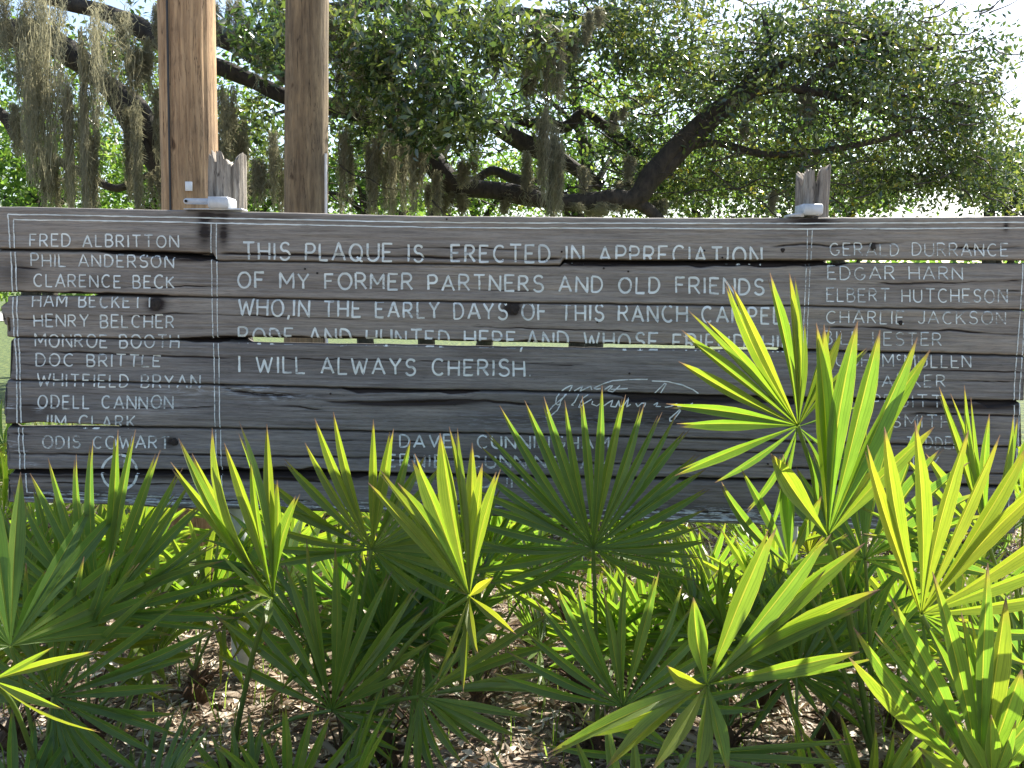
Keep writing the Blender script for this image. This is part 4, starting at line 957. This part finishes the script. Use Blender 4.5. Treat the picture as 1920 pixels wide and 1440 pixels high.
# plant 2
pB = palmetto('tall yellow-green palmetto with narrow upright sunlit segments, left of centre', -.90, 2.95)
bB = (-.90, 2.95, .12)
traced_fan(pB, bB, (512,1120), 2.72, [(318,868,.02),(335,822,.03),(360,850,.06),(398,802,.0),(420,830,-.03),(448,790,.0),(447,812,.05),(470,860,.02),(500,795,.05),(520,900,.03),(560,925,.0)], 11, .62, exact=True, wf=1.15, s0=.5, arch=.06, seed=6)
traced_fan(pB, bB, (508,1122), 2.70, [(415,1040,-.1),(455,1098,-.12),(440,1150,-.1),(500,1170,-.1)], 4, .6, exact=True, wf=.8, seed=7)
traced_fan(pB, bB, (622,1332), 2.88, [(400,1215,0),(420,1120,0),(470,1060,0),(512,1040,0),(545,1040,0),(612,1030,.0),(665,1062,0),(708,1070,0),(745,1082,0),(787,1115,0),(830,1150,0),(780,1240,-.05),(740,1330,-.08),(760,1400,-.1),(720,1450,-.1)], 20, .42, seed=8)
# plant 3
pC = palmetto('palmetto of the fan with three bright tips and the narrow pale fan beside it', -.55, 3.05)
bC = (-.55, 3.05, .12)
traced_fan(pC, bC, (697,1030), 2.98, [(500,1060,.05),(480,985,.05),(475,915,.03),(520,870,.05),(555,830,.02),(605,762,-.02),(622,765,.0),(716,796,-.02),(755,830,.0),(790,850,.02),(850,900,.05),(880,970,.08),(900,1040,.05),(920,1090,0),(850,1130,-.02),(790,1130,-.03)], 23, .55, seed=9)
traced_fan(pC, bC, (880,1118), 2.55, [(690,905,-.02),(710,882,0),(745,905,.03),(774,852,.05),(825,812,.0),(842,800,.02),(855,803,.03),(885,830,.06),(905,868,.02),(936,878,.0)], 10, .66, exact=True, wf=1.35, s0=.5, arch=.02, seed=10)
traced_fan(pC, bC, (880,1118), 2.53, [(925,1083,-.06),(968,1190,-.10),(895,1230,-.16),(868,1300,-.18),(818,1280,-.16),(800,1312,-.2)], 6, .88, exact=True, wf=.75, arch=.09, seed=11)
traced_fan(pC, bC, (788,1306), 2.75, [(750,1480,-.1),(830,1470,-.1),(880,1405,-.12),(940,1405,-.12),(1015,1335,-.08),(1050,1275,.0),(1050,1215,.05),(1050,1160,.08),(1010,1120,.1),(960,1130,.12)], 14, .5, seed=12, arch=.07)
# plant 4, centre
pD = palmetto('palmetto with the big evenly spread shaded fan in the centre', .32, 3.2)
bD = (.32, 3.2, .12)
traced_fan(pD, bD, (1112,1028), 3.05, [(950,1130,.12),(880,1095,.1),(850,1050,.1),(870,1000,.05),(890,960,.03),(890,845,.0),(915,785,0),(942,760,0),(1003,748,0),(1050,755,.0),(1096,742,0),(1132,735,-.02),(1192,750,0),(1250,770,0),(1285,800,0),(1320,850,0),(1330,920,0),(1330,950,.0),(1320,985,.02),(1330,1030,.05),(1300,1070,.06),(1290,1110,.1)], 33, .27, seed=13, jit=.02)
traced_fan(pD, bD, (1168,1325), 2.65, [(930,1260,0),(985,1180,0),(1015,1085,0),(1060,1090,0),(1110,1090,0),(1145,1110,.02),(1175,1062,.03),(1232,1065,.0),(1240,1060,.0),(1285,1125,.02),(1340,1160,0),(1400,1250,0),(1430,1330,0)], 16, .22, seed=14)
# plant 5
pE = palmetto('bright palmetto fan leaning right with pale drooping segments below its hub', .55, 2.35)
bE = (.55, 2.35, .12)
traced_fan(pE, bE, (1325,1284), 2.12, [(1300,1120,.0),(1450,985,.0),(1553,998,.0),(1548,1068,.03),(1622,1018,.05),(1650,1105,.02),(1612,1138,.0),(1612,1222,-.02),(1650,1232,.0)], 9, .62, exact=True, wf=1.35, s0=.5, arch=.02, seed=15)
traced_fan(pE, bE, (1325,1284), 2.10, [(1250,1248,-.1),(1060,1385,-.16),(1018,1422,-.18),(1135,1442,-.2),(1222,1445,-.2),(1305,1460,-.15),(1365,1450,-.12)], 7, .66, exact=True, wf=1.1, arch=.10, seed=16)
traced_fan(pE, bE, (1275,1415), 2.5, [(1010,1395,0),(1090,1350,0),(1150,1330,.03),(1590,1385,.0),(1600,1395,-.02),(1590,1430,-.05),(1500,1460,-.08)], 9, .35, exact=True, wf=.8, seed=17)
# plant 6, tall pair at the right
pF = palmetto('tallest palmetto, its star-shaped fan covering the end of the inscription', 1.2, 2.95)
bF = (1.2, 2.95, .14)
traced_fan(pF, bF, (1496,798), 2.72, [(1265,892,.0),(1268,797,-.03),(1248,760,-.05),(1272,678,-.03),(1276,622,.0),(1290,582,.03),(1322,600,.05),(1360,528,.02),(1372,535,-.03),(1440,512,0),(1480,512,0),(1490,518,.03),(1508,605,.06),(1555,612,.1),(1578,620,.12),(1630,650,.15)], 16, .58, exact=True, wf=.95, s0=.5, arch=.03, seed=18, fold=.4)
traced_fan(pF, bF, (1496,800), 2.74, [(1275,880,.05),(1340,905,.05),(1400,960,.05),(1440,1010,.05),(1530,980,.03),(1545,930,.1),(1580,860,.12),(1620,760,.15)], 8, .35, exact=True, wf=.6, arch=.06, seed=19)
traced_fan(pF, bF, (1552,1005), 2.62, [(1445,850,.0),(1530,605,.0),(1545,608,.03),(1608,602,.0),(1650,618,.0),(1720,632,.02),(1745,655,.06),(1752,800,.0),(1720,840,.06),(1640,880,.1)], 10, .55, exact=True, wf=1.45, s0=.52, arch=.02, seed=20)
free_fan(pF, bF, (1.08, 2.8, .85), .5, 1.2, .5, 170, 14, .25, True, 21)
traced_fan(pF, bF, (1480,1060), 2.7, [(1350,905,.05),(1390,880,.05),(1465,850,0),(1476,860,0),(1540,930,-.02),(1590,1000,.05)], 6, .45, exact=True, wf=1.0, seed=22)
# plant 7, right
pG = palmetto('palmetto of the brightest yellow fan at the right edge', 1.35, 2.35)
bG = (1.35, 2.35, .12)
traced_fan(pG, bG, (1727,1152), 2.18, [(1622,835,.0),(1658,800,.0),(1715,788,.0),(1816,806,.0),(1875,815,.02),(1930,830,.05),(1990,880,.0),(2020,960,0),(2030,1040,.02),(2010,1110,.05)], 10, .82, exact=True, wf=1.15, s0=.5, arch=.02, seed=23)
traced_fan(pG, bG, (1727,1152), 2.2, [(1960,1180,.0),(1930,1260,0),(1850,1330,-.05),(1760,1400,-.05)], 5, .45, exact=False, wf=.8, arch=.06, seed=24)
pH = palmetto('thin-leaved palmetto against the plaque at the upper right edge', 1.75, 3.0)
bH = (1.75, 3.0, .12)
traced_fan(pH, bH, (1850,1010), 2.75, [(1690,850,0),(1735,850,.0),(1758,726,0),(1782,738,.02),(1808,722,0),(1820,745,.03),(1855,776,0),(1900,778,.0),(1908,785,.03),(1950,760,.0),(2000,800,0),(2020,860,0)], 12, .6, exact=True, wf=.95, seed=25)
traced_fan(pH, bH, (1900,1080), 2.6, [(1640,905,.05),(1600,945,.05),(1610,1000,.05),(1700,1080,.0),(1730,1010,.0)], 5, .5, exact=True, wf=.6, arch=.08, seed=26)
pI = palmetto('palmetto in the lower right corner with dark green leaves pointing up', 1.25, 2.0)
bI = (1.25, 2.0, .1)
traced_fan(pI, bI, (1838,1470), 2.0, [(1590,1230,.05),(1600,1175,.0),(1637,1185,.0),(1668,1190,.02),(1662,1115,.0),(1748,1072,.0),(1802,1148,.0),(1815,1155,.03),(1852,1055,.0),(1886,1118,.02),(1916,1255,.0),(1985,1300,.0)], 12, .48, exact=True, wf=1.25, s0=.5, seed=27)
traced_fan(pI, bI, (1860,1475), 1.95, [(1720,1400,-.05),(1790,1350,-.05),(1858,1340,-.06),(1905,1350,-.05),(1960,1330,-.05)], 5, .5, exact=True, wf=1.1, seed=28)
# low fans filling the foreground bed
low = [('low dark palmetto at the bottom edge left of centre', -1.2, 2.5, .13, [(-1.0,.7),(1.0,.7)], .2),
       ('low palmetto under the fan with the three bright tips', -.32, 3.3, .42, [(0,.1),(1.3,.6),(-1.2,.5)], .25),
       ('low palmetto right of the big centre fan, below the plaque edge', .78, 3.35, .45, [(0,.2),(1.2,.7),(-1.2,.6)], .45),
       ('low palmetto at the foot of the right support post', 1.2, 3.35, .40, [(.4,.3),(-1.1,.6)], .3),
       ('low palmetto behind the bright leaning fan', .95, 2.95, .42, [(.0,.3),(1.3,.7)], .3),
       ('low palmetto at the bottom edge right of centre', .35, 2.3, .16, [(-1.3,.9),(1.3,.9),(0,.5)], .35),
       ('low palmetto in shade below the brightest yellow fan', 1.6, 2.7, .5, [(-.8,.5),(.9,.5),(0,.2)], .25),
       ('low palmetto beneath the left corner fans', -1.75, 3.2, .5, [(.4,.3),(-.8,.6),(1.4,.7)], .35)]
spots = [(-1.72, 3.5, 'at the far left of the bed'), (-1.48, 3.2, 'behind the left corner fans'), (-.12, 3.55, 'behind the narrow pale fan'), (.55, 3.55, 'right of the centre fan stalk'),
         (-.68, 3.6, 'right of the left support post, at the plaque foot'), (-.42, 3.15, 'left of the drooping fan'), (.3, 3.62, 'behind the centre fan stalk'), (.78, 3.2, 'behind the bright leaning fan, low down'),
         (1.05, 3.62, 'just left of the right support post'), (-.62, 2.55, 'at the bottom edge left of the drooping fan'), (1.05, 2.6, 'at the lower right under the leaning fan'), (-1.25, 3.62, 'left of the left support post'),
         (1.48, 3.45, 'just right of the right support post'), (1.75, 3.25, 'below the brightest yellow fan stalk'), (1.9, 2.9, 'near the right edge, mostly hidden')]
for i, (x, y, nm) in enumerate(spots):
    r_ = random.Random(900+i)
    low.append(('small narrow-leaved palmetto ' + nm, x, y, (r_.uniform(.24, .52) if y > 2.9 else .12), [(r_.uniform(-.6, .6), r_.uniform(0, .4)), (r_.uniform(.9, 1.6), r_.uniform(.4, .9)), (r_.uniform(-1.6, -.9), r_.uniform(.4, .9))], r_.uniform(.3, .65)))
for i, (lb, x, y, hz, fans, ti) in enumerate(low):
    t = palmetto(lb, x, y, 'low saw palmettos in the bed')
    for j, (az, tl) in enumerate(fans):
        free_fan(t, (x, y, .12), (x + .16*math.sin(az)*2*tl, y + .05*math.cos(az), hz*(.85+.25*rnd.random())), .32+.12*rnd.random(), az, tl, 200+rnd.random()*60, 21, ti + rnd.uniform(-.1, .15), True, 100+i*7+j, droop=.14)
for i, (x, y, hz, az, tl) in enumerate([(-.95, 3.6, .10, .8, 1.5), (-.35, 2.95, .08, -1.2, 1.5), (.18, 3.3, .09, 1.0, 1.5), (.85, 3.1, .08, -.7, 1.5), (1.35, 2.9, .12, .5, 1.4), (-1.3, 3.0, .1, 2.2, 1.5)]):
    t = palmetto('dead tan palmetto frond collapsed on the litter ' + ('behind the left support post', 'left of centre', 'under the centre fan', 'under the bright leaning fan', 'near the right support post', 'at the left')[i], x, y, 'dead fronds on the litter', stem=False)
    t['category'] = 'dead frond'; free_fan(t, (x, y, .01), (x+.12*math.sin(az), y-.1, hz), .34, az, tl, 120, 13, .5, True, 700+i, droop=.25, mat=M_DEADPALM)
# fans beyond the plaque, seen beneath it and past its ends
def where(x, y):
    px = 960 + x/y*F
    for lim, nm in ((60, 'past its left end'), (230, 'under the round brand mark'), (400, 'left of the left support post'), (560, 'just right of the left support post'), (760, 'under the fan with three bright tips'), (960, 'behind the narrow pale fan'),
                    (1150, 'behind the big centre fan'), (1330, 'right of the big centre fan'), (1480, 'left of the right support post'), (1640, 'right of the right support post'), (1840, 'behind the brightest yellow fan')):
        if px < lim: return nm
    return 'past its right end'
k = 0
for i in range(40):
    x = -2.9 + 6.1*((i*11) % 40+.5)/40 + rnd.uniform(-.1, .1); y = rnd.uniform(4.0, 5.0) if i % 2 else rnd.uniform(4.9, 6.4); x *= y/5
    if -2.0*y/4 < x < 2.15*y/4: hz = rnd.uniform(.34, .74)
    else: hz = rnd.uniform(.5, .8)
    t = palmetto(('low' if hz < .45 else 'taller' if hz > .6 else 'small') + ' palmetto beyond the plaque, ' + ('close to it, ' if y < 4.5 else 'in the middle row, ' if y < 5.3 else 'further back, ') + where(x, y), x, y, 'palmettos beyond the plaque', r=.04)
    for j in range(3):
        az = rnd.uniform(-3.1, 3.1); tl = rnd.uniform(.1, 1.0)
        free_fan(t, (x, y, .1), (x + .22*math.sin(az)*tl*1.6, y + .22*math.cos(az)*tl*1.6, hz*rnd.uniform(.7, 1.1)), rnd.uniform(.3, .42), az, tl, rnd.uniform(180, 260), 20, rnd.uniform(.3, .8), False, 300+k, droop=.12); k += 1

# ------------------------------------------------------------------ leaf litter, grass and weeds
n = 42000
X = rs.uniform(-3.6, 3.6, n); Y = 2.0 + 5.2*rs.rand(n)**1.15
zz = np.array([noise.noise(Vector((x*.8, y*.8, 0)))*.05 + noise.noise(Vector((x*4, y*4, 3)))*.015 for x, y in zip(X, Y)])
C = np.stack([X, Y, zz + .006 + .016*rs.rand(n)], -1); d = rs.normal(size=(n, 3)); d[:, 2] *= .22; d /= np.linalg.norm(d, axis=1)[:, None]
u = rs.normal(size=(n, 3))*.35; u[:, 2] += 1; s = np.cross(d, u); s /= np.linalg.norm(s, axis=1)[:, None]; nn = np.cross(s, d)
sz = (.028 + .035*rs.rand(n))[:, None]; lg = (rs.rand(n) < .6); sz = sz*np.where(lg, 1.7, 1.0)[:, None]; w = sz*np.where(lg, .05+.05*rs.rand(n), .2+.14*rs.rand(n))[:, None]; up = nn*sz*(.02+.22*rs.rand(n))[:, None]
V = np.stack([C-d*sz*.5, C+s*w+up, C+d*sz*.5+nn*sz*.1, C-s*w+up], 1).reshape(-1, 3); i4 = np.arange(n)[:, None]*4
f = np.concatenate([i4+[0, 1, 2], i4+[0, 2, 3]], 1).reshape(-1, 3)
obj('leaf_litter', mesh_np('leaf_litter', V, f, M_LITTER, False, {'tint': np.repeat(rs.beta(1.4, 1.0, n), 4)}), None, kind='stuff', label='dry tan oak leaves and mulch covering the bed under the plaque', category='leaf litter')
pp = []; rq = random.Random(77)
for q in range(420):
    x, y = rq.uniform(-2.6, 2.6), rq.uniform(2.4, 5.5); an = rq.uniform(0, 6.28); L_ = rq.uniform(.06, .35); z = rq.uniform(.01, .05); rr_ = rq.uniform(.0012, .0035)
    dx, dy = math.cos(an)*L_, math.sin(an)*L_
    pp.append(tube([(x, y, z), (x+dx*.5+rq.uniform(-.02, .02), y+dy*.5, z+rq.uniform(0, .04)), (x+dx, y+dy, z+rq.uniform(-.01, .08))], [rr_, rr_, rr_*.5], 4, sub=2))
V, f = merge(pp); obj('fallen_twigs', mesh_np('fallen_twigs', V, f, M_LITTER, False, {'tint': np.repeat([rq.random() for _ in range(420)], len(V)//420)}), None, kind='stuff', label='thin dry twigs and stems lying on the leaf litter', category='twigs')
def blades(name, label, n, xr, yr, h, w, mat, seed, tm=.5):
    r_ = np.random.RandomState(seed); X = r_.uniform(*xr, n); Y = yr[0] + (yr[1]-yr[0])*r_.rand(n)**1.4; H = h*(.4+.8*r_.rand(n)); a_ = r_.rand(n)*6.28; ln = H*r_.rand(n)*.7; b_ = r_.rand(n)*6.28
    W = w*(.7+.6*r_.rand(n))
    def lvl(t, wf): 
        cx, cy, cz = X + np.cos(b_)*ln*t*t, Y + np.sin(b_)*ln*t*t, H*t*(1-.15*t)
        return np.stack([cx-np.cos(a_)*W*wf, cy-np.sin(a_)*W*wf, cz], -1), np.stack([cx+np.cos(a_)*W*wf, cy+np.sin(a_)*W*wf, cz], -1)
    L0, R0 = lvl(0, 1); L1, R1 = lvl(.55, .8); L2, R2 = lvl(1, .1)
    V = np.stack([L0, R0, L1, R1, L2, R2], 1).reshape(-1, 3); j = np.arange(n)[:, None]*6
    f = np.concatenate([j+[0, 1, 3, 2], j+[2, 3, 5, 4]], 1).reshape(-1, 4)
    obj(name, mesh_np(name, V, f, mat, False, {'tint': np.repeat(np.clip(r_.normal(tm, .25, n), 0, 1), 6)}), None, kind='stuff', label=label, category='grass')
blades('grass', 'sunlit lawn grass beyond the plaque', 30000, (-6, 6), (4.8, 16), .09, .004, M_GRASS, 1, .6)
blades('weeds', 'thin pale weed blades sprouting from the leaf litter', 900, (-2.4, 2.4), (2.5, 4.8), .26, .003, M_GRASS, 2, .5)
